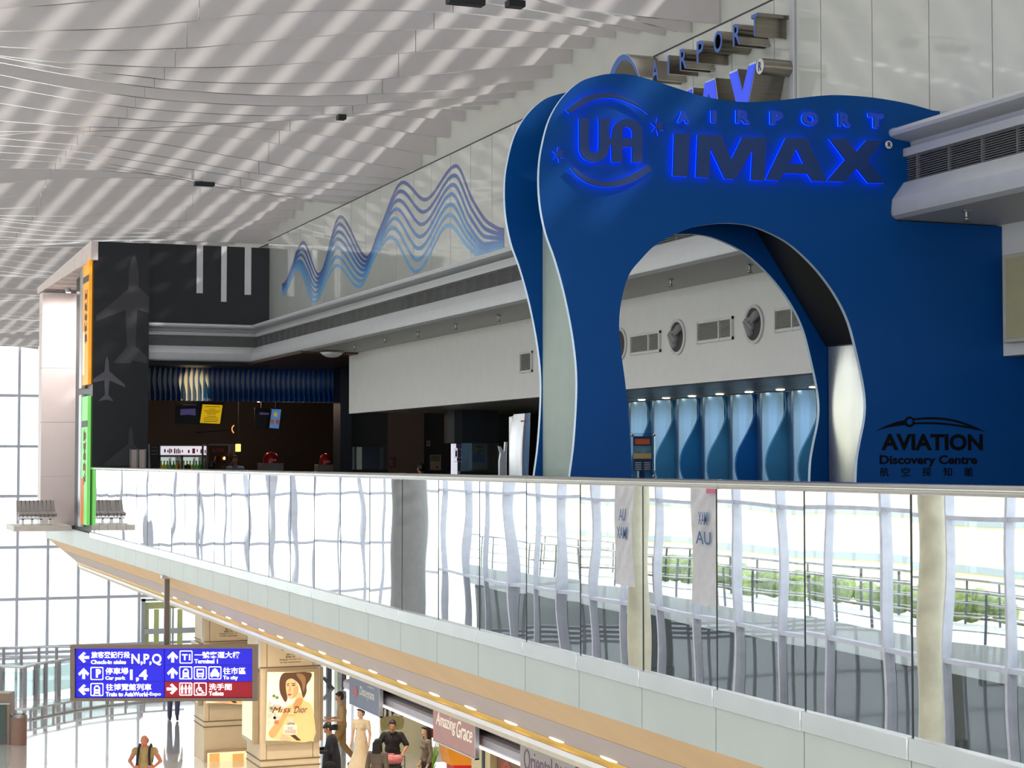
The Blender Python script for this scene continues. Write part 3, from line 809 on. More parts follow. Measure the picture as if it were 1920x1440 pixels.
for j in range(7):
    t = j / 6.0 * 2; 
    A, B, f = (L[1], L[4], t) if t <= 1 else (L[4], L[7], t - 1)
    pts = [(A[i][0] * (1 - f) + B[i][0] * f, A[i][1] * (1 - f) + B[i][1] * f) for i in range(len(A))]
    cv = [onX(*zw(a, b), XW - .003) for a, b in mono(pts[3:])]
    cv = [p for p in cv if p.z > 3.745]
    runs = []; mb = MB(); hw = .027
    vs = []; fs = []
    for i, p in enumerate(cv):
        tn = (cv[min(i + 1, len(cv) - 1)] - cv[max(i - 1, 0)]); tn.x = 0; tn.normalize(); nn = Vector((0, -tn.z, tn.y))
        for sgnn in (-1, 1):
            for xx in (0, .0025): vs.append((XW - xx - .0003 - j * .0002, p.y + nn.y * hw * sgnn, p.z + nn.z * hw * sgnn))
    for i in range(len(cv) - 1):
        if (cv[i + 1] - cv[i]).length > .8: continue
        o = i * 4; fs += [(o, o + 4, o + 6, o + 2), (o + 1, o + 3, o + 7, o + 5), (o, o + 1, o + 5, o + 4), (o + 2, o + 6, o + 7, o + 3)]
    mb.add(vs, fs)
    obj('wave_stripe', mb, pm('wave_blue_%s' % 'abcdefg'[j], COLS[j], .15, coat=.5), wave, smooth=False)

# =================================================================== UPPER LEVEL FITTINGS
# ---- louvre vents and round portholes in the bulkhead
VM = pm('vent_white', (214, 212, 208), .5)
def vent(u0, v0, u1, v1, label, two=False):
    a = onX(u0, v1, XH); b = onX(u1, v0, XH); m0 = onX(u0, v0, XH); 
    y0, y1 = a.y, b.y; z0, z1 = a.z, m0.z
    t = thing('louvre_vent', label, 'vent', (XH, (y0 + y1) / 2, z0), 0, 'louvre vents in the bulkhead')
    mb = MB(); wf = .028
    for yy0, yy1, zz0, zz1 in ((y0, y1, z0, z0 + wf), (y0, y1, z1 - wf, z1)): mb.box(XH - .025, XH - .001, min(yy0, yy1), max(yy0, yy1), zz0, zz1)
    ys = [y0, y1] if not two else [y0, y0 + (y1 - y0) * .62, y1]
    sg = 1 if y1 > y0 else -1
    for i, yy in enumerate(ys):
        e = sg * wf * (1 if i == 0 else -1 if i == len(ys) - 1 else .8); mb.box(XH - .028, XH - .001, min(yy, yy + e), max(yy, yy + e), z0, z1)
    obj('vent_frame', mb, VM, t, smooth=False)
    mb = MB(); mb.box(XH - .004, XH - .001, min(y0, y1) + .01, max(y0, y1) - .01, z0 + .02, z1 - .02)
    obj('vent_back', mb, DARKG, t, smooth=False)
    mb = MB(); n = 13
    for i in range(n):
        z = z0 + wf + (z1 - z0 - 2 * wf) * (i + .5) / n
        mb.obox((XH - .014, (y0 + y1) / 2, z), Vector((.8, 0, .6)), Vector((0, 1, 0)), Vector((-.6, 0, .8)), .0065, abs(y1 - y0) / 2 - .02, .002)
    obj('vent_slats', mb, pm('vent_slat_grey', (176, 172, 168), .5), t, smooth=False)
vent(1184, 628, 1240, 667, 'twin louvre vent under the arch, first from the left portal edge', True)
vent(1309.5, 603, 1376, 645, 'twin louvre vent between the two round openings in the arch', True)
vent(1455, 579, 1508, 624, 'twin louvre vent at the right inside edge of the arch', True)
vent(977, 661, 999.5, 700, 'single louvre vent left of the blue arch')
def porthole(u, v, r, label, fabric=True):
    c = onX(u, v, XH)
    t = thing('porthole', label, 'porthole', (XH, c.y, c.z - r), 0, 'round openings in the bulkhead')
    ax = Vector((-1, 0, 0))
    mb = MB(); mb.lathe([(r, .0), (r + .02, .002), (r + .02, .02), (r, .026), (r - .012, .02), (r - .012, .0)], (XH, c.y, c.z), 32, ax)
    obj('ring', mb, VM, t)
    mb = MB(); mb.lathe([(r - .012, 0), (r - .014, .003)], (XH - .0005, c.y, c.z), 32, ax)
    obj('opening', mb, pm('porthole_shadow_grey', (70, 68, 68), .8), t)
    if fabric:
        mb = MB(); rn = random.Random(int(u))
        for k in range(5):
            an = .5 + k * .55
            mb.cap((XH - .01, c.y + r * .45 * math.cos(an) , c.z + r * .55 * math.sin(an * 1.3 - 1.6)), (XH - .05, c.y + r * .75 * math.cos(an * .7), c.z + r * .3 * math.sin(an)), r * .26, r * .10, 8)
        obj('flap', mb, pm('grey_flap', (150, 147, 146), .7), t)
porthole(1271, 632, .17, 'round opening with a crumpled grey flap, between two louvre vents left of centre of arch')
porthole(1415, 608, .17, 'round opening nearer the right side of the arch interior')
porthole(1163, 646, .17, 'round opening half hidden by the left inner edge of the arch', False)
# ---- sprinklers on the soffit
SPM = pm('sprinkler_chrome', (150, 148, 146), .3, .8)
def sprinkler(u, v, label, X=None):
    p = onZ(u, v - 4, 3.05)
    t = thing('sprinkler_head', label, 'sprinkler', (p.x, p.y, 3.0), 0, 'sprinklers under the soffit')
    mb = MB(); mb.lathe([(.035, 0), (.03, -.012), (.012, -.014), (.011, -.05), (.02, -.06), (.018, -.07)], (p.x, p.y, 3.05), 12); obj('body', mb, SPM, t)
    mb = MB(); mb.lathe([(.032, -.082), (.034, -.078), (.01, -.07)], (p.x, p.y, 3.05), 12); obj('deflector', mb, SPM, t)
for u, v, l in ((665, 651, 'sprinkler at the far end of the soffit over the white bulkhead'), (722, 637, 'second sprinkler along the soffit from the bulkhead end'), (784, 626, 'sprinkler in the middle of the open soffit stretch'), (855, 611, 'sprinkler left of the wavy arch edge, one before the last'), (935, 595, 'sprinkler just left of the blue arch'), (1258, 527, 'sprinkler seen through the arch near its left side'), (1406, 500, 'sprinkler seen through the arch at its right curve'), (1812, 398, 'sprinkler under the near soffit right of the arch')):
    sprinkler(u, v, l)
c = onZ(622, 661, 3.02)
t = thing('ceiling_dome_lamp', 'pale round dome on the dark ceiling beside the bulkhead end', 'dome', (c.x, c.y, 2.95))
mb = MB(); mb.lathe([(.17, 0), (.165, -.03), (.10, -.07), (.01, -.085)], (c.x, c.y, 3.02), 20); obj('dome', mb, VM, t)
mb = MB(); mb.lathe([(.19, .0), (.19, -.012), (.17, -.014)], (c.x, c.y, 3.02), 20); obj('rim', mb, ALUP, t)

# ---- wavy fins seen through the arch
FINB = [pm('fin_blue_a', (10, 104, 196), .4), pm('fin_blue_b', (40, 130, 206), .4), pm('fin_blue_c', (72, 156, 216), .4)]
FINS = pm('fin_gap_steel', (122, 156, 192), .28, .8, var=.05, scale=3, stretch=(6, 6, 1))
yf0 = onX(1477, 880, XN).y; yf1 = onX(1419, 880, XN).y; dy = yf1 - yf0
for i in range(-6, 9):
    y = yf0 + dy * i
    where = 'in a row behind the arch'
    t = thing('wavy_fin', 'blue wave edged fin with steel strip, one of the row seen through the arch', 'fin', (XN, y, 0), 0, 'wavy fins along the wall behind the arch')
    ed = []
    for k in range(33):
        z = ZH * k / 32
        ed.append((XN - .155 - .135 * math.cos((z - 1.22 + .02 * (i % 3)) * 2 * PI / 1.36), z))
    mb = MB(); mb.prism([(XN, 0)] + ed + [(XN, ZH)], frY(y), -.02, .02)
    obj('blade', mb, FINB[(i * 2 + 1) % 3 if i % 4 else 2], t, smooth=False)
    mb = MB(); mb.grid(lambda u, v, y=y: Vector((XN - .02 - .10 * math.sin(u * PI) ** 2, y + .05 + (dy - .09) * u, ZH * v)), 10, 2)
    obj('steel_strip', mb, FINS, t)
    mb = MB(); mb.lathe([(.05, 0), (.05, -.006), (.035, -.012)], (XN - .30, y + dy * .5, ZH + .012), 14)
    o = obj('downlight', mb, pm('downlight_lens', (255, 244, 224), .3, emit=(255, 240, 214), estr=12), t)
    if -3 <= i <= 6:
        ld = bpy.data.lights.new('fin_downlight', 'SPOT'); ld.energy = 7; ld.spot_size = 1.7; ld.spot_blend = .8; ld.color = (1, .93, .82); ld.shadow_soft_size = .03
        lo = bpy.data.objects.new('fin_downlight', ld); lo.location = (XN - .30, y + dy * .5, ZH - .01); C.objects.link(lo)
# =================================================================== UPPER LEVEL: FURNISHINGS
# poster stand seen through the arch
YPS = 14.2
t = thing('poster_stand', 'clear acrylic poster stand with orange and blue poster, inside the arch beside its left leg', 'poster stand', (onY(1205, 880, YPS).x, YPS, 0))
a = onY(1182, 897, YPS); b = onY(1228, 812, YPS)
mb = MB(); mb.box(a.x, b.x, YPS, YPS + .012, a.z, b.z); obj('acrylic_board', mb, glassmat('acrylic_sheet', (.86, .9, .93), .04, .8), t, smooth=False)
def prect(u0, v0, u1, v1, Y, d=.004):
    a = onY(u0, v1, Y); b = onY(u1, v0, Y); return (a.x, b.x, Y - d, Y, a.z, b.z)
ps = obj('poster', MB().box(*prect(1187, 818, 1222, 883, YPS - .002)), pm('poster_navy', (34, 58, 92), .4), t, smooth=False)
mb = MB(); mb.box(*prect(1188, 836, 1221, 858, YPS - .008)); obj('poster_picture', mb, pm('poster_sea', (92, 130, 150), .4, var=.3, scale=20), ps, smooth=False)
mb = MB(); mb.box(*prect(1191, 823, 1218, 833, YPS - .008)); obj('poster_heading', mb, pm('poster_orange', (196, 92, 50), .4), ps, smooth=False)
mb = MB(); mb.box(*prect(1188, 850, 1221, 860, YPS - .010)); obj('poster_sand', mb, pm('poster_sand', (196, 166, 104), .4), ps, smooth=False)
mb = MB()
for r in range(4):
    for u in (1191, 1208): mb.box(*prect(u, 867 + r * 4, u + 11, 868.4 + r * 4, YPS - .010))
obj('poster_lines', mb, pm('poster_white', (210, 214, 218), .4), ps, smooth=False)
mb = MB()
for u in (1184.5, 1225.5):
    for v in (816, 893):
        q = onY(u, v, YPS - .004); mb.lathe([(.012, 0), (.012, .014), (.008, .02)], q, 10, Vector((0, -1, 0)))
obj('screw_cap', mb, STEEL, t)
q = onY(1205, 880, YPS)
mb = MB(); mb.box(q.x - .03, q.x + .03, YPS + .014, YPS + .05, 0.02, 1.3); obj('post', mb, STEEL, t, bevel=.004)
mb = MB(); mb.box(q.x - .2, q.x + .2, YPS - .12, YPS + .2, 0, .025); obj('base_plate', mb, STEEL, t, bevel=.004)

# curved steel totem and forked steel post left of the arch
YT = 18.0
t = thing('steel_totem', 'curved brushed steel totem standing left of the blue arch', 'totem', (onY(976, 880, YT).x, YT, 0))
L0 = [(963, 777), (959, 800), (956, 830), (955.5, 860), (957, 893)]; R0 = [(994.5, 774), (994, 800), (993, 830), (992, 860), (990, 893)]
def tot(u, v):
    i = min(3, int(v * 4)); f = v * 4 - i
    l = (L0[i][0] + (L0[i + 1][0] - L0[i][0]) * f, L0[i][1] + (L0[i + 1][1] - L0[i][1]) * f); r = (R0[i][0] + (R0[i + 1][0] - R0[i][0]) * f, R0[i][1] + (R0[i + 1][1] - R0[i][1]) * f)
    p = onY(l[0] + (r[0] - l[0]) * u, l[1] + (r[1] - l[1]) * u, YT); p.y -= .10 * math.sin(u * PI); 
    if v >= .999: p.z = 0.0
    return p
mb = MB(); mb.grid(tot, 14, 8); obj('curved_sheet', mb, pm('totem_steel', (206, 204, 204), .25, .9, var=.05, scale=2), t)
mb = MB(); a = onY(958, 893, YT); b = onY(993, 775, YT); mb.box(a.x + .02, b.x - .01, YT + .005, YT + .12, 0, b.z - .03); obj('totem_body', mb, STEEL, t, bevel=.01)
a = onY(978, 790, YT)
mb = MB()
for k in range(6): mb.box(a.x - .05 + k * .018, a.x - .05 + k * .018 + .012, YT - .108, YT - .104, a.z - .008, a.z + .008)
obj('red_mark', mb, pm('faint_red', (196, 120, 120), .5), t, smooth=False)
YV = 18.6
t = thing('forked_post', 'slim forked steel post with two pointed prongs beside the curved totem', 'post', (onY(941, 890, YV).x, YV, 0))
pl = pY([(934, 892), (934.5, 866), (936.5, 850), (933.5, 837), (936.5, 838.5), (941, 848), (944, 846), (945.5, 829), (947.5, 829), (947, 850), (946.5, 870), (948, 892)], YV)
pl[0] = (pl[0][0], 0.02); pl[-1] = (pl[-1][0], 0.02)
mb = MB(); mb.prism(pl, frY(YV), 0, .05); obj('prongs', mb, pm('pale_post_metal', (214, 214, 218), .3, .4), t, smooth=False, bevel=.006)
q = onY(941, 890, YV); mb = MB(); mb.lathe([(.16, 0), (.16, .015), (.13, .02)], (q.x, YV - .02, 0), 20); obj('foot', mb, STEEL, t)

# notice holder with two sheets and black board by the end wall strip
YN = 31.9
t = thing('notice_holder', 'steel holder with two beige notice sheets in front of the black strip', 'notice holder', (onY(258, 880, YN).x, YN, 0))
mb = MB()
for u in (244.5, 258.5, 273): q = onY(u, 842, YN); mb.box(q.x - .008, q.x + .008, YN, YN + .02, 0, q.z)
obj('post', mb, STEEL, t, smooth=False)
for u0, u1 in ((246, 256.5), (261, 271.5)):
    mb = MB(); mb.box(*prect(u0, 843, u1, 878, YN - .004)); obj('notice_sheet', mb, pm('beige_sheet', (186, 168, 160), .6), t, smooth=False)
YN2 = 33.6
t = thing('menu_easel', 'black leaning menu board between the notice holder and the drinks fridge', 'menu board', (onY(290, 880, YN2).x, YN2, 0))
pl = pY([(281, 889), (281, 833), (296.5, 836), (303, 889)], YN2)
mb = MB(); mb.prism([(pl[0][0], 0.0), pl[1], pl[2], (pl[3][0], 0.0)], frY(YN2), 0, .03); obj('board', mb, BLACK, t, smooth=False)
mb = MB()
for v in (838, 844, 850): mb.box(*prect(284, v, 296, v + 2.5, YN2 - .031))
obj('grey_lines', mb, pm('chalk_grey', (110, 108, 104), .7), t, smooth=False)
pl = pY([(279.2, 889), (278, 833), (280.5, 833), (284.5, 889)], YN2 - .05)
mb = MB(); mb.prism([(pl[0][0], 0), pl[1], pl[2], (pl[3][0], 0)], frY(YN2 - .05), 0, .02); obj('frame_rail', mb, ALUP, t, smooth=False)

# blue finned canopy over the food counter
YC = 34.2
a = onY(276, 687, YC); b = onY(652, 690, YC); z0 = onY(280, 751, YC).z; z1_ = onY(280, 684, YC).z
t = thing('finned_canopy', 'row of dark blue wave edged fins hanging over the food counter', 'canopy', (a.x, YC, z0))
mb = MB(); mb.box(a.x, b.x, YC + .36, YC + .40, z0 + .02, z1_); obj('back_panel', mb, pm('canopy_white', (196, 194, 192), .4), t, smooth=False)
n = 39; st = (b.x - a.x) / n
for i in range(n):
    x = a.x + .03 + st * i; ed = []
    for k in range(15):
        v = k / 14; z = z0 + (z1_ - z0) * v
        ed.append((YC + .12 - .12 * math.sin(v * 2 * PI * 1.0 + .9), z))
    mb = MB(); mb.prism(ed + [(YC + .36, z1_), (YC + .36, z0 + .02)], lambda u, v, w, x=x: Vector((x + w, u, v)), 0, .012)
    obj('canopy_fin', mb, FINB[0], t, smooth=False)
sp = bpy.data.lights.new('canopy_spot', 'SPOT'); sp.energy = 120; sp.color = (1, .78, .36); sp.spot_size = .5; sp.spot_blend = .6; sp.shadow_soft_size = .02
so = bpy.data.objects.new('canopy_spot', sp); q = onY(368, 735, YC); so.location = (q.x - .1, YC - 1.1, z0 - .25); so.rotation_euler = (Vector((q.x, YC + .2, q.z)) - Vector(so.location)).to_track_quat('-Z', 'Y').to_euler(); C.objects.link(so)

# menu screens
def screen(name, label, outer, Y, face, tilt=.0):
    q = [onY(u, v, Y) for u, v in outer]
    t = thing(name, label, 'screen', ((q[0].x + q[1].x) / 2, Y, q[2].z))
    mb = MB(); mb.prism([(p.x, p.z) for p in q], frY(Y), 0, .05); obj('screen_body', mb, BLACK, t, smooth=False, bevel=.004)
    for nm, poly, m in face:
        mb = MB(); mb.prism(pY(poly, Y - .051), frY(Y - .05), 0, .004); obj(nm, mb, m, t, smooth=False)
    mb = MB(); cx = (q[0].x + q[1].x) / 2; mb.box(cx - .02, cx + .02, Y - .03, Y + .01, max(p.z for p in q) - .01, 3.02); obj('hanger', mb, BLACK, t, smooth=False)
    return t
def zf(a, b): return (270 + a * .151, 740 + b * .151)
PURP = pm('screen_purple', (96, 84, 138), .4, emit=(96, 84, 150), estr=.30)
YEL = pm('screen_yellow', (236, 190, 20), .4, emit=(240, 192, 10), estr=.55)
BLUS = pm('screen_sky', (110, 160, 220), .4, emit=(100, 150, 220), estr=.38)
YM = 36.0
screen('menu_screen', 'dark screen with pale purple picture left of the yellow menu', [zf(395, 95), zf(684, 95), zf(674, 365), zf(385, 355)], YM - .1,
       [('screen_picture', [zf(455, 180), zf(640, 172), zf(640, 258), zf(560, 248), zf(450, 255)], PURP), ('screen_caption', [zf(480, 122), zf(650, 124), zf(650, 130), zf(480, 128)], PURP)])
sc = screen('menu_screen', 'glowing yellow menu board hanging under the blue fins', [zf(700, 95), zf(990, 95), zf(965, 370), zf(680, 365)], YM,
       [('yellow_page', [zf(728, 120), zf(976, 130), zf(942, 362), zf(694, 350)], YEL)])
mb = MB()
for i, v in enumerate((145, 175, 195, 215, 235, 262, 285, 308, 330)):
    wd = (90, 40, 100, 80, 55, 60, 90, 95, 85)[i]; cx = 850 - (v - 145) * .12
    mb.prism(pY([zf(cx - wd, v), zf(cx + wd, v + 3), zf(cx + wd, v + 9), zf(cx - wd, v + 6)], YM - .056), frY(YM - .055), 0, .002)
obj('menu_lines', mb, pm('menu_ink', (120, 86, 10), .6), sc, smooth=False)
screen('menu_screen', 'black price screen left of the small blue food screen', [zf(1370, 165), zf(1556, 165), zf(1540, 420), zf(1375, 410)], YM + .5,
       [('screen_picture', [zf(1436, 220), zf(1550, 226), zf(1550, 250), zf(1436, 248)], PURP)])
sc = screen('menu_screen', 'small bright blue food picture screen beside the black price screen', [zf(1572, 165), zf(1715, 170), zf(1690, 430), zf(1552, 420)], YM + .3,
       [('sky_picture', [zf(1588, 178), zf(1704, 184), zf(1672, 422), zf(1556, 412)], BLUS)])
for cx, cy, r, cl in ((1634, 245, 24, (220, 200, 90)), (1592, 335, 26, (170, 110, 80)), (1658, 338, 24, (176, 90, 80))):
    mb = MB(); mb.prism(pY([zf(cx + r * math.cos(k * PI / 6), cy + 1.3 * r * math.sin(k * PI / 6)) for k in range(12)], YM + .244), frY(YM + .245), 0, .003)
    obj('food_picture', mb, pm('food_%d' % cx, cl, .5, emit=cl, estr=.35), sc, smooth=False)

# drinks fridge with lit header
YD = 38.0
def fr_rect(mb, a, b, c, d, Y, w=.004): mb.box(*prect(*zf(a, b), *zf(c, d), Y, w))
a = onY(*zf(190, 640), YD); b = onY(*zf(765, 640), YD)
t = thing('drinks_fridge', 'glass door drinks fridge with lit header behind the counter', 'fridge', ((a.x + b.x) / 2, YD, 0))
zt_ = onY(*zf(300, 628), YD).z; zm = onY(*zf(300, 755), YD).z
mb = MB(); mb.box(a.x, b.x, YD, YD + .7, 0, .12); mb.box(a.x, b.x, YD, YD + .7, zm - .03, zt_); mb.box(a.x, b.x, YD + .62, YD + .7, .1, zm)
for u in (190, 470, 760): q = onY(*zf(u, 800), YD); mb.box(q.x - .03, q.x + .03, YD, YD + .65, .1, zm)
obj('fridge_case', mb, pm('fridge_grey', (90, 88, 90), .4), t, smooth=False)
mb = MB(); fr_rect(mb, 205, 640, 775, 748, YD - .003, .03); h = obj('header', mb, pm('header_white', (236, 236, 244), .4, emit=(236, 236, 250), estr=.75), t, smooth=False)
mb = MB()
for u, wd in ((250, 20), (290, 16), (312, 16), (334, 16), (372, 18), (400, 14), (420, 14), (440, 14), (470, 14), (545, 22), (600, 34), (655, 14), (700, 34), (752, 16)): fr_rect(mb, u, 668 + (u % 3) * 9, u + wd, 730 - (u % 4) * 6, YD - .034, .003)
obj('header_pictures', mb, pm('header_red', (176, 60, 84), .5), h, smooth=False)
LITF = pm('fridge_light', (236, 246, 238), .5, emit=(226, 244, 232), estr=.55)
mb = MB(); mb.box(a.x + .03, b.x - .03, YD + .58, YD + .61, .15, zm - .03); obj('lit_back', mb, LITF, t, smooth=False)
for u0, u1 in ((200, 325), (332, 462), (480, 628), (636, 755)):
    mb = MB(); fr_rect(mb, u0, 768, u0 + 5, 960, YD - .002, .02); fr_rect(mb, u1 - 5, 768, u1, 960, YD - .002, .02); fr_rect(mb, u0, 768, u1, 776, YD - .002, .02)
    d = obj('fridge_door', mb, ALUP, t, smooth=False)
    mb = MB(); q = onY(*zf(u1 - 14, 850), YD); mb.box(q.x - .012, q.x + .012, YD - .06, YD - .03, q.z - .15, q.z + .1); obj('door_handle', mb, STEEL, d, smooth=False)
bt = None
BC = [(206, 196, 60), (120, 190, 60), (60, 150, 70), (232, 160, 30), (220, 120, 30), (180, 210, 120)]
for i in range(14):
    u = 212 + i * 39 + (10 if i > 6 else 0)
    if u > 740: break
    q = onY(*zf(u, 880), YD + .3); col = BC[(i * 5 // 7) % 6]
    o = thing('drink_bottle', 'small drink bottle on the lit shelf behind the fridge door', 'bottle', (q.x, YD + .3, 1.02), 0, 'bottles in the drinks fridge')
    mb = MB(); mb.lathe([(.033, 0), (.035, .02), (.035, .13), (.014, .18), (.013, .21)], (q.x, YD + .3, 1.02), 12); obj('body', mb, pm('drink_%d' % ((i * 5 // 7) % 6), col, .3, emit=col, estr=.12), o)
    mb = MB(); mb.lathe([(.016, .205), (.016, .235)], (q.x, YD + .3, 1.02), 10); obj('lid', mb, WHITE, o)
mb = MB(); mb.box(a.x + .03, b.x - .03, YD + .1, YD + .57, 1.0, 1.02); obj('shelf', mb, ALUP, t, smooth=False)

# popcorn cabinet with warm lamp
YQ = 37.2
a = onY(*zf(778, 615), YQ); b = onY(*zf(1130, 615), YQ)
t = thing('popcorn_cabinet', 'glass popcorn cabinet with red lettering and a warm lamp, right of the fridge', 'cabinet', ((a.x + b.x) / 2, YQ, 0))
zt_ = onY(*zf(900, 612), YQ).z; zb = 0.62
mb = MB(); mb.box(a.x, b.x, YQ, YQ + .5, 0, zb); mb.box(a.x, b.x, YQ, YQ + .5, zt_ - .03, zt_)
for x in (a.x, b.x - .035): mb.box(x, x + .035, YQ, YQ + .03, zb, zt_); mb.box(x, x + .035, YQ + .47, YQ + .5, zb, zt_)
obj('cabinet_frame', mb, pm('cabinet_grey', (112, 104, 104), .4), t, smooth=False)
mb = MB(); mb.box(a.x + .03, b.x - .03, YQ + .01, YQ + .02, zb, zt_ - .03); obj('glass_front', mb, glassmat('cabinet_glass', (.9, .86, .84), .02, .5), t, smooth=False)
mb = MB()
for u, v, wd in ((850, 672, 36), (900, 664, 40), (948, 668, 44), (1010, 716, 34), (1062, 720, 40)): fr_rect(mb, u, v, u + wd, v + 44, YQ - .002)
obj('red_lettering', mb, pm('popcorn_red', (110, 26, 22), .5), t, smooth=False)
q = onY(*zf(950, 800), YQ + .2)
mb = MB(); mb.lathe([(.11, 0), (.13, .06), (.10, .14), (.05, .16)], (q.x, YQ + .22, q.z - .08), 18); obj('kettle', mb, pm('kettle_copper', (206, 150, 110), .25, .8), t)
mb = MB(); mb.ell((q.x + .06, YQ + .10, q.z + .02), (.02, .02, .03)); obj('warm_lamp', mb, pm('popcorn_lamp', (255, 220, 160), .4, emit=(255, 214, 140), estr=5), t)
q = onY(*zf(1168, 660), YQ + .4)
t = thing('wall_lantern', 'small yellow lit lantern above the popcorn cabinet end', 'lamp', (q.x, YQ + .4, q.z - .14))
mb = MB(); mb.box(q.x - .05, q.x + .05, YQ + .36, YQ + .44, q.z - .08, q.z + .08); obj('lamp_shade', mb, pm('lantern_yellow', (255, 226, 130), .4, emit=(255, 220, 110), estr=1.6), t, smooth=False, bevel=.01)
mb = MB(); mb.box(q.x - .01, q.x + .01, YQ + .39, YQ + .41, q.z + .08, 3.02); obj('stem', mb, BLACK, t, smooth=False)
q = onY(437, 805, 39)
t = thing('neon_sign', 'tiny curved orange neon stroke on the dark back wall', 'neon', (q.x, 39, q.z - .1))
mb = MB(); mb.tube([(q.x + .02, 39, q.z + .09), (q.x - .02, 39, q.z + .04), (q.x - .024, 39, q.z - .02), (q.x + .015, 39, q.z - .08)], .010, 8); obj('neon_tube', mb, pm('neon_orange', (255, 150, 70), .4, emit=(255, 140, 60), estr=2.2), t)
mb = MB(); mb.box(q.x - .01, q.x + .01, 39.02, 43.0, q.z - .02, q.z); obj('bracket', mb, BLACK, t, smooth=False)

# counter and drink dispensers
YK = 35.6
a = onY(436, 886, YK); b = onY(640, 886, YK)
t = thing('food_counter', 'long dark food counter with pale top below the blue fins', 'counter', ((a.x + b.x) / 2, YK, 0))
mb = MB(); mb.box(a.x, b.x, YK, YK + .6, 0, .92); obj('counter_body', mb, BROWN, t, smooth=False)
mb = MB(); mb.box(a.x - .03, b.x + .03, YK - .03, YK + .63, .92, .96); obj('counter_top', mb, pm('counter_top_grey', (120, 112, 108), .3), t, bevel=.008)
REDP = pm('dispenser_red', (196, 18, 34), .3)
for (u, v, r, lab) in ((508, 858, .15, 'red domed drink dispenser on the grey base at the counter'), (610, 861, .115, 'smaller red domed dispenser at the right end of the counter')):
    q = onY(u, v, YK + .2)
    t = thing('drink_dispenser', lab, 'dispenser', (q.x, YK + .2, .96))
    mb = MB(); mb.box(q.x - r * 1.5, q.x + r * 1.5, YK + .05, YK + .42, .96, q.z - .11); obj('base', mb, pm('dispenser_grey', (150, 144, 140), .4), t, bevel=.01)
    mb = MB(); mb.lathe([(r * 1.05, q.z - .11), (r * 1.05, q.z - .02), (r * .9, q.z + .05), (r * .55, q.z + .1), (.01, q.z + .12)], (q.x, YK + .2, 0), 24); obj('dome', mb, REDP, t)
    mb = MB()
    for k in range(3): mb.box(q.x - .02 + k * .035, q.x + .002 + k * .035, YK + .2 - r * 1.07, YK + .2 - r * 1.0, q.z - .07, q.z - .03)
    obj('white_mark', mb, WHITE, t, smooth=False)

# small warm fill lamps added to brighten the dark food hall
for i, (x, y) in enumerate(((8.2, 37.0), (10.4, 37.4), (9.4, 40.0))):
    t = thing('fill_lamp', 'added small warm pendant lamp hanging over the food counter', 'lamp', (x, y, 2.6), 0, 'pendant lamps added over the counter')
    mb = MB(); mb.lathe([(.09, 0), (.08, .06), (.03, .12)], (x, y, 2.60), 14); obj('lamp_shade', mb, BLACK, t)
    mb = MB(); mb.ell((x, y, 2.60), (.04, .04, .03), 10); obj('bulb', mb, pm('fill_bulb', (255, 214, 160), .4, emit=(255, 206, 150), estr=1.5), t)
    mb = MB(); mb.tube([(x, y, 2.72), (x, y, 3.03)], .008, 6); obj('stem', mb, BLACK, t)
    ld = bpy.data.lights.new('fill', 'POINT'); ld.energy = 22; ld.color = (1, .72, .5); ld.shadow_soft_size = .05
    lo = bpy.data.objects.new('fill', ld); lo.location = (x, y, 2.52); C.objects.link(lo)
# partition walls and ticket area right of the food counter
YW = 33.6
def zr(a, b): return (640 + a * .1927, 760 + b * .1927)
def wallbox(name, a0, a1, Y, mat, z0=0, z1=None, dep=.2):
    p = onY(zr(a0, 0)[0], 850, Y); q = onY(zr(a1, 0)[0], 850, Y)
    mb = MB(); mb.box(p.x, q.x, Y, Y + dep, z0, ZH + .05 if z1 is None else z1); return struct(name, mb, mat, smooth=False)
wallbox('column_dark', -10, 100, YW - .4, pm('navy_column', (18, 26, 42), .5), 0, 3.0, .5)
wallbox('wall_partition', 100, 460, YW, pm('dark_olive_wall', (40, 41, 38), .6), onY(700, 837, YW).z, 3.0)
wallbox('wall_panel_brown', 460, 805, YW - .1, pm('tan_brown_wall', (96, 74, 62), .6), 0, 3.0, .3)
wallbox('wall_partition_dark', 805, 1660, YW, pm('brown_black_wall', (36, 27, 25), .6), 0, 3.0)
t = thing('ticket_window', 'dark blue lit ticket window left of the tan brown panel', 'window', (onY(694, 880, YW).x, YW, 0))
a = onY(*zr(100, 400), YW); b = onY(*zr(455, 640), YW)
mb = MB(); mb.box(a.x, b.x, YW + .3, YW + .34, 0, a.z); obj('navy_back', mb, pm('ticket_navy', (24, 34, 74), .5), t, smooth=False)
mb = MB(); mb.box(a.x, b.x, YW + .01, YW + .03, b.z, a.z); obj('window_pane', mb, glassmat('ticket_glass', (.85, .9, .92), .03, .6), t, smooth=False)
mb = MB(); mb.box(a.x, b.x, YW - .06, YW + .28, 0, b.z + .03); obj('window_counter', mb, BLACK, t, smooth=False)
for u0, u1, m in ((108, 128, STEEL), (155, 200, pm('lit_post_cream', (206, 202, 186), .4, emit=(206, 202, 186), estr=.12)), (376, 440, pm('pale_blind', (120, 122, 118), .5))):
    p = onY(*zr(u0, 400), YW + .2); q = onY(*zr(u1, 640), YW + .2)
    mb = MB(); mb.box(p.x, q.x, YW + .2, YW + .25, b.z, a.z - .01); obj('inner_post', mb, m, t, smooth=False)
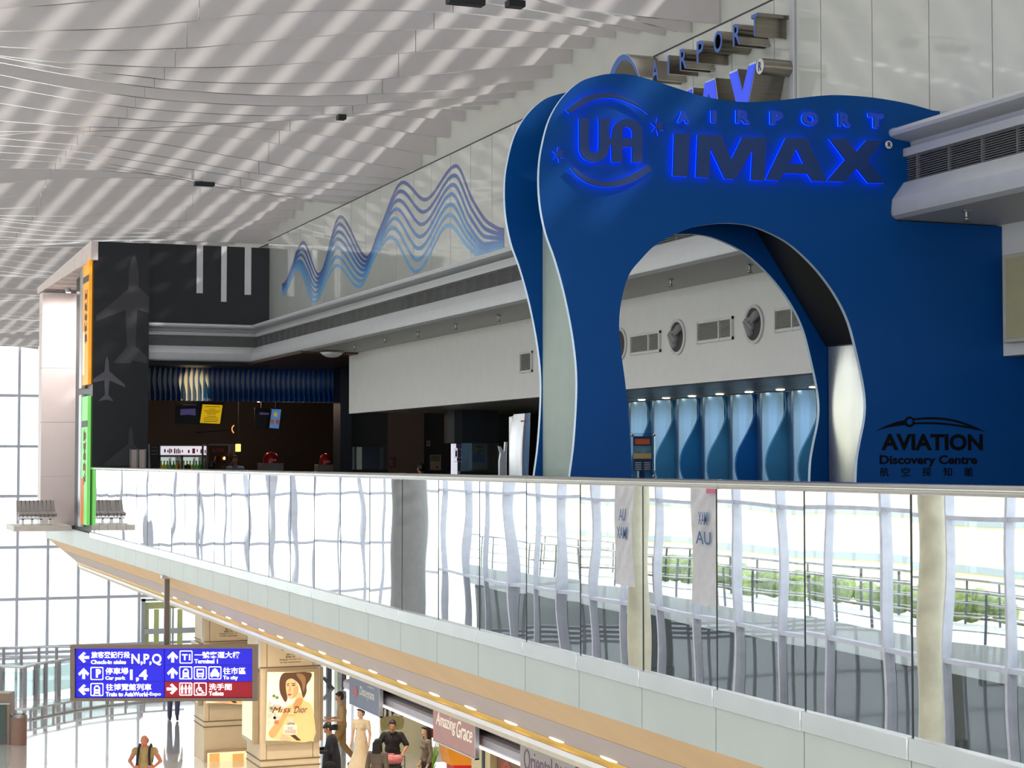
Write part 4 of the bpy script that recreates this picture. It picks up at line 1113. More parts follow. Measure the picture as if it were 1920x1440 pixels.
def plate(name, label, cat, a0, b0, a1, b1, Y, mat, inner=()):
    t = thing(name, label, cat, (onY(*zr((a0 + a1) / 2, b1), Y).x, Y, onY(*zr(a0, b1), Y).z))
    mb = MB(); mb.box(*prect(*zr(a0, b0), *zr(a1, b1), Y, .03)); obj('plate_board', mb, mat, t, smooth=False, bevel=.003)
    for nm, (c0, d0, c1_, d1), m in inner:
        mb = MB(); mb.box(*prect(*zr(c0, d0), *zr(c1_, d1), Y - .031, .004)); obj(nm, mb, m, t, smooth=False)
BEIGE = pm('beige_plate', (150, 124, 104), .5)
plate('wall_intercom', 'small beige wall box with red centre on the dark partition', 'wall box', 824, 345, 862, 398, YW, BEIGE, (('red_button', (835, 358, 852, 378), pm('button_red', (130, 40, 36), .5)),))
plate('notice_board', 'tan notice board with olive upper half on the dark partition', 'notice', 862, 482, 966, 630, YW, BEIGE, (('olive_picture', (868, 490, 960, 545), pm('olive_print', (94, 92, 66), .5)), ('dark_mark', (922, 596, 942, 612), BROWN)))
plate('wall_poster', 'dim red wall poster low on the tan brown panel', 'poster', 458, 505, 520, 605, YW - .1, pm('dim_red_print', (70, 40, 44), .5), (('pink_figure', (470, 520, 500, 590), pm('pink_print', (120, 62, 66), .5)),))
YI = 27.0
p = onY(*zr(1090, 70), YI); q = onY(*zr(1168, 70), YI); r_ = onY(*zr(1528, 70), YI)
mb = MB(); mb.box(p.x + .02, r_.x, YI, YI + .5, onY(*zr(1300, 368), YI).z, ZH + .02); struct('column_black', mb, BLACKW, smooth=False)
mb = MB(); mb.box(p.x, q.x, YI - .05, YI + .3, onY(*zr(1100, 362), YI).z, ZH + .02); struct('column_grey', mb, pm('dark_grey_column', (58, 58, 60), .6), smooth=False)
t = thing('display_case', 'glass display case with a blue suitcase poster under the black column', 'display case', (r_.x - .8, YI, 0))
zc = onY(*zr(1300, 368), YI).z; zb = onY(*zr(1300, 640), YI).z
mb = MB(); mb.box(q.x - .02, r_.x, YI, YI + .5, 0, zb); obj('case_base', mb, BLACK, t, smooth=False)
mb = MB(); mb.box(q.x, r_.x, YI + .40, YI + .44, zb, zc); obj('case_back', mb, pm('case_grey_green', (66, 70, 66), .6), t, smooth=False)
mb = MB(); mb.box(q.x, r_.x, YI + .005, YI + .015, zb, zc); obj('case_glass', mb, glassmat('case_glass_pane', (.85, .88, .86), .03, .5), t, smooth=False)
a = onY(*zr(1248, 368), YI + .3); b = onY(*zr(1422, 620), YI + .3)
mb = MB(); mb.box(a.x, b.x, YI + .3, YI + .31, b.z, a.z); cp = obj('case_poster', mb, pm('poster_pale_grey', (104, 116, 122), .5), t, smooth=False)
sc_ = [zr(*k) for k in ((1280, 486), (1326, 480), (1330, 466), (1350, 464), (1354, 480), (1398, 486), (1398, 552), (1280, 552))]
mb = MB(); mb.prism(pY(sc_, YI + .297), frY(YI + .298), 0, .003); obj('suitcase_picture', mb, pm('suitcase_blue', (26, 84, 140), .5), cp, smooth=False)
mb = MB()
for u in (1330, 1345, 1360): mb.box(*prect(*zr(u, 438), *zr(u + 9, 450), YI + .298, .003))
mb.box(*prect(*zr(1312, 396), *zr(1376, 408), YI + .298, .003)); obj('poster_mark', mb, BLACK, cp, smooth=False)
t = thing('lit_leaflet_rack', 'brightly lit white and purple leaflet rack left of the suitcase display case', 'rack', ((p.x + q.x) / 2, YI, 0))
zz0 = onY(*zr(1100, 630), YI).z; zz1 = onY(*zr(1100, 365), YI).z
mb = MB(); mb.box(p.x + .01, q.x - .03, YI + .1, YI + .14, 0, zc - .01); obj('lit_panel', mb, pm('rack_light', (240, 238, 250), .4, emit=(240, 238, 250), estr=.7), t, smooth=False)
mb = MB()
for u0, v0, u1, v1 in ((1116, 372, 1160, 416), (1108, 440, 1126, 500), (1132, 446, 1152, 496), (1124, 512, 1148, 540)): mb.box(*prect(*zr(u0, v0), *zr(u1, v1), YI + .099, .006))
obj('leaflets', mb, pm('leaflet_purple', (116, 70, 120), .5), t, smooth=False)
mb = MB()
for v in (425, 505, 545): mb.box(*prect(*zr(1096, v), *zr(1165, v + 5), YI + .09, .04))
obj('rack_ledge', mb, ALUP, t, smooth=False)

# cream light box at the right on the near bulkhead
a = onX(1901, 644, XH); b = onX(1901, 480, XH)
t = thing('light_box', 'cream light box with pale frame on the white bulkhead right of the arch', 'light box', (XH, a.y - .3, a.z))
mb = MB(); mb.box(XH - .10, XH - .001, a.y - .7, a.y, a.z, b.z); obj('box_frame', mb, pm('box_frame_cream', (196, 192, 176), .5), t, smooth=False, bevel=.006)
mb = MB(); mb.box(XH - .106, XH - .099, a.y - .66, a.y - .05, a.z + .03, b.z - .03); obj('box_face', mb, pm('box_face_cream', (186, 178, 140), .5), t, smooth=False)

# dark fittings between the ceiling blades
for u, v, s, lab in ((640, 220, .10, 'small black box lamp hanging at the ceiling ridge left of the arch'), (383, 345, .30, 'long dark fitting under the second ceiling ridge'), (873, 3, .34, 'dark fitting at the top edge left of the arch, the larger of the two'), (966, 8, .16, 'short dark fitting at the top edge nearest the wall letters')):
    z = 5.36; p = onZ(u, v, z); zz = min(zceil(p.x + k * .1, p.y + j * .3) for k in (-2, 0, 2) for j in (-1, 0, 1)) - .05
    p = onZ(u, v, zz)
    t = thing('ceiling_fitting', lab, 'fitting', (p.x, p.y, zz))
    mb = MB(); mb.box(p.x - s / 2, p.x + s / 2, p.y - .06, p.y + .06, zz - .03, zz + .03); obj('housing', mb, BLACK, t, smooth=False, bevel=.006)
    mb = MB(); mb.box(p.x - .012, p.x + .012, p.y - .012, p.y + .012, zz + .03, zz + .5); obj('stem', mb, ALUP, t, smooth=False)

# orange and green light boxes on the side of the block
XO = xl - .02
def sidebox(name, label, v0, v1, mat, accents):
    t = thing(name, label, 'sign', (XO, YE + .8, onY(172, v1, YE).z))
    z0 = onY(172, v1, YE).z; z1 = onY(172, v0, YE).z
    mb = MB(); mb.box(XO - .06, XO, YE + .03, YE + .75, z0, z1); obj('sign_face', mb, mat, t, smooth=False, bevel=.004)
    mb = MB(); mb.box(XO - .075, XO, YE + .76, YE + 1.05, z0 - .05, z1 + .05); obj('side_frame', mb, ALU, t, smooth=False, bevel=.01)
    for nm, (f0, f1, g0, g1), m in accents:
        mb = MB(); mb.box(XO - .066, XO - .06, YE + .03 + .7 * f0, YE + .03 + .7 * f1, z0 + (z1 - z0) * g0, z0 + (z1 - z0) * g1); obj(nm, mb, m, t, smooth=False)
    rn = random.Random(int(v0))
    for i in range(5):
        mb = MB(); zc_ = z0 + (z1 - z0) * (.70 - i * .085)
        for k in range(4): yy = YE + .2 + .08 * k; mb.box(XO - .064, XO - .06, yy, yy + .055, zc_ - rn.uniform(.05, .11), zc_ + rn.uniform(.02, .11))
        obj('sign_mark', mb, pm('sign_brown_ink', (110, 66, 30), .5), t, smooth=False)
sidebox('side_sign', 'upright orange light box sign on the corner of the black end wall', 478, 720, pm('sign_orange', (244, 164, 50), .4, emit=(250, 168, 40), estr=.5), (('grey_band', (0, 1, .80, .85), pm('sign_grey_band', (96, 88, 86), .5)), ('white_shape', (.62, .95, .08, .42), pm('sign_pale', (246, 226, 200), .5, emit=(246, 226, 200), estr=.5))))
sidebox('side_sign', 'upright green light box sign under the orange one', 742, 985, pm('sign_green', (126, 214, 110), .4, emit=(126, 220, 104), estr=.5), (('grey_band', (0, 1, .76, .81), pm('sign_grey_band', (96, 88, 86), .5)), ('orange_shape', (.55, .98, .0, .36), pm('sign_carrot', (214, 110, 50), .5, emit=(214, 104, 40), estr=.4))))
# lamps under the canopy by the pink pier
q = onY(128, 548, YP - 1.0)
t = thing('canopy_lamp', 'bright spot lamp under the canopy washing the pink pier', 'lamp', (q.x, YP - 1.0, q.z))
mb = MB(); mb.lathe([(.05, 0), (.06, .05), (.03, .09)], (q.x, YP - 1.0, q.z), 14); obj('housing', mb, ALUP, t)
mb = MB(); mb.lathe([(.045, -.005), (.045, .002)], (q.x, YP - 1.0, q.z), 14); obj('lens', mb, pm('canopy_lens', (255, 244, 238), .3, emit=(255, 240, 232), estr=30), t)
ld = bpy.data.lights.new('canopy_wash', 'SPOT'); ld.energy = 240; ld.spot_size = 2.4; ld.spot_blend = .9; ld.color = (1, .93, .9); ld.shadow_soft_size = .05
lo = bpy.data.objects.new('canopy_wash', ld); lo.location = (q.x, YP - 1.0, q.z - .02); lo.rotation_euler = (.45, 0, 0); C.objects.link(lo)
# row of grey seats on the ledge
YL = 34.9
a = onY(28, 975, YL); b = onY(138, 975, YL); zf_ = onY(80, 985, YL).z
mb = MB(); mb.box(a.x - .05, 4.6, YL - .3, YP, zf_ - .10, zf_); struct('floor_ledge', mb, pm('ledge_white', (214, 206, 198), .4), smooth=False)
SEATM = pm('seat_grey', (150, 142, 138), .5)
c = onY(36, 945, YL); e = onY(104, 950, YL)
t = thing('seat_row', 'row of grey linked seats on the ledge before the pink pier', 'seats', ((c.x + e.x) / 2, YL, zf_))
for i in range(9):
    x = c.x + (e.x - c.x) * i / 8.6; w_ = (e.x - c.x) / 8.6 * .86
    mb = MB(); pr = [(YL, zf_ + .16), (YL + .30, zf_ + .20), (YL + .42, zf_ + .44), (YL + .38, zf_ + .46), (YL + .26, zf_ + .25), (YL - .02, zf_ + .21)]
    mb.prism(pr, lambda u, v, w, x=x: Vector((x + w, u, v)), 0, w_); obj('seat', mb, SEATM, t, smooth=False, bevel=.012)
mb = MB(); mb.box(c.x, e.x, YL + .1, YL + .16, zf_ + .10, zf_ + .15)
for i in range(4): x = c.x + (e.x - c.x) * (i + .5) / 4; mb.box(x - .02, x + .02, YL + .1, YL + .15, zf_, zf_ + .12)
obj('beam', mb, STEEL, t, smooth=False)

# =================================================================== REFLECTED SIDE OF THE HALL: railings, columns, banners, shrubs
for k, (xr, z) in enumerate(((HX0 - .5, -2.75), (HX0 - 3.1, -2.75))):
    t = thing('steel_railing', ('long steel railing on the white walkway facing the balustrade', 'long steel railing of the walkway beside the glazed wall')[k], 'railing', (xr, 30, z))
    mb = MB(); mb.tube([(xr, -6, z + 1.1), (xr, 66, z + 1.1)], .035, 8); obj('top_rail', mb, STEEL, t)
    mb = MB()
    for h in (.85, .55, .25): mb.tube([(xr, -6, z + h), (xr, 66, z + h)], .018, 6)
    obj('lower_rail', mb, STEEL, t)
    mb = MB(); y = -6
    while y < 66: mb.box(xr - .02, xr + .02, y, y + .05, z, z + 1.1); y += 1.5
    obj('post', mb, pm('railing_post_dark', (70, 74, 84), .4), t, smooth=False)
for i, (y, rc) in enumerate(((27.8, .22), (40, .24), (58, .6), (12, .3))):
    t = thing('hall_column', 'tall pale round column on the glazed side of the hall', 'column', (HX0 + 4.5, y, ZL), 0, 'round columns on the glazed side')
    mb = MB(); mb.lathe([(rc, 0), (rc, 12.0)], (HX0 + 4.5, y, ZL), 24); obj('shaft', mb, pm('column_cream_grey', (206, 202, 178), .4) if rc < .5 else pm('column_mid_grey', (150, 150, 150), .5), t)
    mb = MB(); mb.lathe([(rc + .05, 0), (rc + .05, .25)], (HX0 + 4.5, y, ZL), 24); obj('base', mb, STEEL, t)
GRN = pm('shrub_green', (150, 172, 96), .8, var=.35, scale=9)
mb = MB(); mb.box(HX0 - 4.9, HX0 - 3.4, 30, 66, ZL, -3.05); tag(obj('planter_bed', mb, pm('planter_stone', (190, 190, 176), .8), smooth=False), 'long pale planter bed outside the glazed side of the hall', 'planter')
for i in range(6):
    y = 38 + i * 3.4; rn = random.Random(i)
    mb = MB()
    for k in range(14): mb.ell((HX0 - 4.1 + rn.uniform(-.3, .3), y + rn.uniform(-1.1, 1.1), -2.62 + rn.uniform(0, .35)), (rn.uniform(.25, .4),) * 3, 8)
    tag(obj('shrub', mb, GRN, smooth=True), 'green shrub in the planter bed outside the glazed side of the hall', 'shrub', 'shrubs outside the glazed side')
t = thing('neighbour_building', 'long pale yellow building outside the glazed side of the hall', 'building', (-44, 70, ZL))
mb = MB(); mb.box(-46, -42, 36, 130, ZL, 3.2); obj('building_wall', mb, pm('pale_yellow_wall', (232, 226, 184), .8), t, smooth=False)
mb = MB()
for z in (-4, -1.6, .8, 2.6): mb.box(-41.99, -41.9, 36, 130, z, z + .35)
obj('window_band', mb, pm('band_grey_blue', (150, 164, 172), .4), t, smooth=False)
for k, (y, z0, z1, lab) in enumerate(((39.3, -1.75, 1.5, 'tall white hanging banner with blue letters on the glazed side, farther one'), (35.2, -1.9, 1.5, 'tall white hanging banner with a pink top on the glazed side, nearer one'))):
    XQ = HX0 + 5.2
    t = thing('hanging_banner', lab, 'banner', (XQ, y, z0))
    mb = MB(); mb.grid(lambda u, v, y=y, z0=z0, z1=z1: Vector((XQ + .04 * math.sin(u * 5 + v * 3), y - .7 + 1.4 * u, z0 + (z1 - z0) * v)), 12, 6); obj('banner_cloth', mb, pm('banner_white_cloth', (222, 220, 224), .7), t)
    mb = MB(); mb.tube([(XQ, y - .75, z1), (XQ, y + .75, z1)], .025, 8); mb.tube([(XQ, y, z1), (XQ, y, 5.5)], .012, 6); obj('banner_rod', mb, STEEL, t)
    mb = MB()
    fr = lambda u, v, w: Vector((XQ + .06 + w, u, v))
    for s, h0, h1, hw in ((('UA', 'IMAX') if k == 0 else ('IMAX', 'UA'))[0], -.15, .15, .25), ((('UA', 'IMAX') if k == 0 else ('IMAX', 'UA'))[1], -.6, -.3, .4): text(mb, s, y - hw, y + hw, h0, h1, fr, 0, .004, .01)
    obj('banner_lettering', mb, pm('banner_blue_ink', (60, 96, 150), .5), t, smooth=False)
    if k: mb = MB(); mb.box(XQ + .05, XQ + .056, y - .68, y - .1, .55, 1.4); obj('pink_print', mb, pm('banner_pink_print', (206, 110, 140), .6), t, smooth=False)
# =================================================================== LOWER HALL
# ---- hanging direction sign
D = 25.4
def frD(D): return lambda u, v, w: onD(u, -v, D) - FWD * w
F = frD(D)
def zs(a, b): return (130 + a * .1875, 1190 + b * .1875)
c = onD(311, 1260, D)
sg = thing('hanging_sign', 'long lit blue and red direction sign hanging from a pole under the balcony', 'sign', (c.x, c.y, onD(311, 1311, D).z), -YAW)
def prD(mb, pts, w0, w1, conv=zs, fr=None): mb.prism([(lambda q: (q[0], -q[1]))(conv(*p)) for p in pts], fr or F, w0, w1); return mb
def rcD(mb, a, b, c_, d, w0, w1, conv=zs, fr=None): return prD(mb, [(a, b), (c_, b), (c_, d), (a, d)], w0, w1, conv, fr)
mb = MB(); rcD(mb, 35, 95, 1890, 128, 0, .16); rcD(mb, 35, 620, 1890, 650, 0, .16); rcD(mb, 35, 128, 80, 620, 0, .16); rcD(mb, 1845, 128, 1890, 620, 0, .16); rcD(mb, 60, 110, 1860, 640, -.02, .06)
obj('sign_frame', mb, pm('sign_frame_taupe', (138, 120, 108), .4, .2), sg, smooth=False)
SB = pm('sign_blue', (34, 28, 200), .4, emit=(30, 24, 214), estr=.62); SRD = pm('sign_red', (150, 14, 34), .4, emit=(150, 10, 30), estr=.55); SWH = pm('sign_white', (250, 250, 255), .4, emit=(255, 255, 255), estr=1.5)
for nm, r, m in (('blue_panel', (86, 130, 962, 616), SB), ('blue_panel', (974, 130, 1840, 456), SB), ('red_panel', (974, 462, 1840, 616), SRD)):
    mb = MB(); rcD(mb, *r, .06, .12); obj(nm, mb, m, sg, smooth=False)
mb = MB(); rcD(mb, 86, 292, 962, 295, .12, .122); rcD(mb, 86, 457, 962, 460, .12, .122); rcD(mb, 974, 292, 1840, 295, .12, .122)
obj('panel_joint', mb, pm('sign_joint', (16, 12, 90), .5), sg, smooth=False)
def tD(mb, s, a, b, c_, d, bold=.02, conv=zs, fr=None, w=.12, shear=0, dep=.004):
    p = conv(a, d); q = conv(c_, b); text(mb, s, p[0], q[0], -p[1], -q[1], fr or F, w, dep, bold, shear)
mb = MB()
tD(mb, '旅客登記行段', 240, 160, 625, 225, .015); tD(mb, 'Check-in aisles', 236, 244, 585, 284, .03); tD(mb, 'N,P,Q', 640, 182, 938, 298, .02)
obj('sign_lettering', mb, SWH, sg, smooth=False)
mb = MB()
tD(mb, '停車場', 380, 320, 608, 388, .015); tD(mb, 'Car park', 380, 405, 580, 450, .03); tD(mb, '1,4', 626, 338, 800, 460, .025)
obj('sign_lettering', mb, SWH, sg, smooth=False)
mb = MB()
tD(mb, '往博覽館列車', 386, 480, 838, 548, .012); tD(mb, 'Train to AsiaWorld', 384, 562, 800, 606, .03); tD(mb, '-Expo', 802, 564, 932, 608, .01)
obj('sign_lettering', mb, SWH, sg, smooth=False)
mb = MB()
tD(mb, '一號客運大樓', 1268, 160, 1718, 226, .012); tD(mb, 'Terminal 1', 1266, 236, 1500, 278, .03)
obj('sign_lettering', mb, SWH, sg, smooth=False)
mb = MB()
tD(mb, '往市區', 1552, 318, 1776, 386, .012); tD(mb, 'To city', 1552, 400, 1700, 448, .03)
obj('sign_lettering', mb, SWH, sg, smooth=False)
mb = MB()
tD(mb, '洗手間', 1410, 478, 1636, 544, .012); tD(mb, 'Toilets', 1410, 556, 1556, 598, .03)
obj('sign_lettering', mb, SWH, sg, smooth=False)
mb = MB()
tD(mb, 'T1', 1142, 186, 1226, 246, .03); tD(mb, 'P', 286, 334, 336, 418, .05)
obj('sign_lettering', mb, SWH, sg, smooth=False)
mb = MB()
def arrow(cx, cy, dirn):
    P = [(-54, 0), (4, -54), (4, -24), (-14, -10 - 6), (54, -16), (54, 16), (-14, 16), (4, 24), (4, 54)]
    P = [(-54, 0), (0, -54), (22, -40), (-8, -14), (54, -14), (54, 14), (-8, 14), (22, 40), (0, 54)]
    f = {'l': lambda x, y: (x, y), 'r': lambda x, y: (-x, -y), 'u': lambda x, y: (-y, x)}[dirn]
    prD(mb, [(lambda q: (cx + q[0], cy + q[1]))(f(*p)) for p in P], .12, .124)
for cx, cy, d in ((164, 218, 'l'), (164, 378, 'u'), (164, 540, 'l'), (1050, 214, 'u'), (1048, 372, 'u'), (1044, 532, 'r')): arrow(cx, cy, d)
obj('arrow_marks', mb, SWH, sg, smooth=False)
mb = MB()
def boxo(cx, cy, r=64, t=8):
    P = lambda R: [(cx - R + 8, cy - R), (cx + R - 8, cy - R), (cx + R, cy - R + 8), (cx + R, cy + R - 8), (cx + R - 8, cy + R), (cx - R + 8, cy + R), (cx - R, cy + R - 8), (cx - R, cy - R + 8)]
    mb.prism([[(lambda q: (q[0], -q[1]))(zs(*p)) for p in P(r)], [(lambda q: (q[0], -q[1]))(zs(*p)) for p in P(r - t)]], F, .12, .124)
for cx, cy in ((296, 378), (296, 538), (1183, 214), (1180, 372), (1324, 372), (1470, 372), (1180, 533), (1324, 533)): boxo(cx, cy)
def pic(P, cx, cy): prD(mb, [(cx + x, cy + y) for x, y in P], .12, .124)
TR = [(-30, 40), (-30, -20), (-14, -42), (14, -42), (30, -20), (30, 40), (38, 52), (24, 52), (18, 42), (-18, 42), (-24, 52), (-38, 52)]
for cx, cy in ((296, 538), (1180, 372)):
    P = [(lambda q: (q[0], -q[1]))(zs(cx + x, cy + y)) for x, y in TR]; H = [[(lambda q: (q[0], -q[1]))(zs(cx + x, cy + y)) for x, y in ((-20, -4), (20, -4), (14, -26), (-14, -26))], [(lambda q: (q[0], -q[1]))(zs(cx + x, cy + y)) for x, y in ((-18, 22), (18, 22), (18, 14), (-18, 14))]]
    mb.prism([P] + H, F, .12, .124)
P = [(lambda q: (q[0], -q[1]))(zs(1324 + x, 372 + y)) for x, y in ((-36, -40), (36, -40), (36, 38), (28, 38), (28, 48), (16, 48), (16, 38), (-16, 38), (-16, 48), (-28, 48), (-28, 38), (-36, 38))]
mb.prism([P, [(lambda q: (q[0], -q[1]))(zs(1324 + x, 372 + y)) for x, y in ((-26, 0), (26, 0), (26, -26), (-26, -26))], [(lambda q: (q[0], -q[1]))(zs(1324 + x, 372 + y)) for x, y in ((-24, 24), (24, 24), (24, 14), (-24, 14))]], F, .12, .124)
pic([(-44, 2), (-30, -10), (-22, -34), (-8, -34), (-8, -44), (8, -44), (8, -34), (22, -34), (30, -10), (44, 2), (44, 34), (34, 34), (34, 44), (22, 44), (22, 34), (-22, 34), (-22, 44), (-34, 44), (-34, 34), (-44, 34)], 1470, 372)
for dx in (-36, 0, 36):
    pic([(-8 , -30), (8, -30), (15, 0), (9, 2), (9, 46), (2, 46), (0, 16), (-2, 46), (-9, 46), (-9, 2), (-15, 0)], 1180 + dx, 533)
    pic([(7 * math.cos(k * PI / 4), -40 + 7 * math.sin(k * PI / 4)) for k in range(8)], 1180 + dx, 533)
pic([(7 * math.cos(k * PI / 4) - 14, -44 + 7 * math.sin(k * PI / 4)) for k in range(8)], 1324, 533)
pic([(-20, -34), (-8, -34), (-6, -8), (14, -8), (14, 2), (-4, 2), (-2, 10), (22, 10), (36, 36), (44, 34), (46, 42), (30, 48), (16, 20), (-14, 20)], 1324, 533)
mb.prism([[(lambda q: (q[0], -q[1]))(zs(*p)) for p in arcp(1318, 550, 36, 36, -20, -300, 16)] + [(lambda q: (q[0], -q[1]))(zs(*p)) for p in arcp(1318, 550, 27, 27, -300, -20, 16)]], F, .12, .124)
obj('pictograms', mb, SWH, sg, smooth=False)
pt = onD(312, 1082, D); pb = onD(312, 1209, D)
mb = MB(); mb.box(pb.x - .035, pb.x + .035, pb.y - .03, pb.y + .03, pb.z, pt.z + .02); obj('pole', mb, pm('pole_grey', (120, 110, 104), .4, .3), sg, bevel=.006)
mb = MB(); mb.box(pb.x - .08, pb.x + .08, pb.y - .06, pb.y + .06, pt.z - .02, pt.z + .03); obj('pole_bracket', mb, ALU, sg, bevel=.006)

# ---- clad columns with light boxes
POSTC = pm('poster_cream', (250, 232, 190), .4, emit=(255, 228, 170), estr=.55)
def pc(name, rgb, e=.42): return pm(name, rgb, .4, emit=rgb, estr=e)
SKINP = pc('poster_skin', (224, 162, 104)); SKINL = pc('poster_skin_light', (240, 190, 136)); HAIRP = pc('poster_hair', (92, 62, 40)); INKP = pc('poster_ink', (76, 40, 34)); PINKP = pc('poster_rose', (246, 190, 170)); BOTP = pc('poster_bottle', (250, 214, 190), .5); LEAFP = pc('poster_leaf', (110, 124, 70)); WHP = pc('poster_white', (255, 244, 224), .6)
def column(label, u0, u1, Y, vt0, vl0, vl1, words_, below, lower=None):
    xa = onY(u0, 1300, Y).x; xb = onY(u1, 1300, Y).x; wd = xb - xa; ht = -.94
    t = thing('clad_column', label, 'column', ((xa + xb) / 2, Y + wd / 2, ZL))
    zz = lambda v: onY((u0 + u1) / 2, v, Y).z
    mb = MB(); mb.box(xa, xb, Y, Y + wd, ZL, ht); obj('shaft', mb, CREAM, t, smooth=False, bevel=.01)
    mb = MB()
    for v in below: z = zz(v); mb.box(xa - .012, xb + .012, Y - .012, Y + wd + .012, z - .012, z + .012)
    z = zz(vl0 - 4); mb.box(xa - .012, xb + .012, Y - .012, Y + wd + .012, z - .01, z + .01)
    obj('joint_band', mb, CREAMD, t, smooth=False)
    mb = MB(); 
    for x in (xa + wd * .10, xb - wd * .12): mb.box(x - .006, x + .006, Y - .004, Y, zz(vl0 - 4), ht); mb.box(x - .006, x + .006, Y - .004, Y, zz(below[0]), zz(vl1))
    obj('panel_joint', mb, CREAMD, t, smooth=False)
    # corner strip lit white on the left edge
    mb = MB(); mb.box(xa - .07, xa - .0, Y + .02, Y + .10, zz(vl0 - 4), ht); obj('corner_strip', mb, WHITE, t, smooth=False)
    # notice lettering
    cx = (u0 + u1) / 2; fr = frY(Y)
    mb = MB()
    for s, v0, v1, hw in words_[1:]:
        p = onY(cx - hw, v1, Y); q = onY(cx + hw, v0, Y); text(mb, s, p.x, q.x, p.z, q.z, fr, .0, .003, .01)
    obj('notice_lettering', mb, pm('notice_ink', (112, 92, 72), .6), t, smooth=False)
    q = onY(cx, words_[0], Y); mb = MB(); mb.lathe([(.042, 0), (.042, .004)], (q.x, Y, q.z), 16, Vector((0, -1, 0))); obj('red_dot', mb, pm('notice_red', (140, 30, 34), .5), t)
    # front light box and two side boxes
    def lbox(name, x0, x1, y0, y1, z0, z1, face):
        mb = MB(); mb.box(x0, x1, y0, y1, z0, z1); b = obj(name, mb, pm('lightbox_frame', (176, 156, 128), .35, .3), t, smooth=False, bevel=.02); return b
    z0, z1 = zz(vl1), zz(vl0)
    lb = lbox('light_box', xa + wd * .08, xb - wd * .04, Y - .09, Y, z0, z1, None)
    side = lbox('side_light_box', xa - .13, xa, Y + .12, Y + wd - .12, z0, z1, None)
    mb = MB(); mb.box(xa - .136, xa - .128, Y + .17, Y + wd - .17, z0 + .08, z1 - .08); obj('box_poster', mb, POSTC, side, smooth=False)
    side = lbox('side_light_box', xb, xb + .10, Y + .12, Y + wd - .12, z0, z1, None)
    if lower:
        v0, v1, ua, ub = lower
        p = onY(ua, v1, Y); q = onY(ub, v0, Y)
        b2 = lbox('low_light_box', p.x - .05, q.x + .05, Y - .09, Y, p.z, q.z + .03, None)
        mb = MB(); mb.box(p.x, q.x, Y - .097, Y - .089, p.z + .03, q.z - .02); obj('box_poster', mb, POSTC, b2, smooth=False)
        mb = MB(); 
        for k, (f0, f1, g0, g1) in enumerate(((.05, .3, .3, .95), (.62, .9, .55, .9), (.45, .7, .1, .5))): mb.box(p.x + (q.x - p.x) * f0, p.x + (q.x - p.x) * f1, Y - .10, Y - .096, p.z + (q.z - p.z) * g0, p.z + (q.z - p.z) * g1)
        obj('poster_shapes', mb, pc('poster_gold', (226, 176, 104)), b2, smooth=False)
    return t, lb, Y - .09
def zd(a, b): return (360 + a * .2222, 1120 + b * .2222)
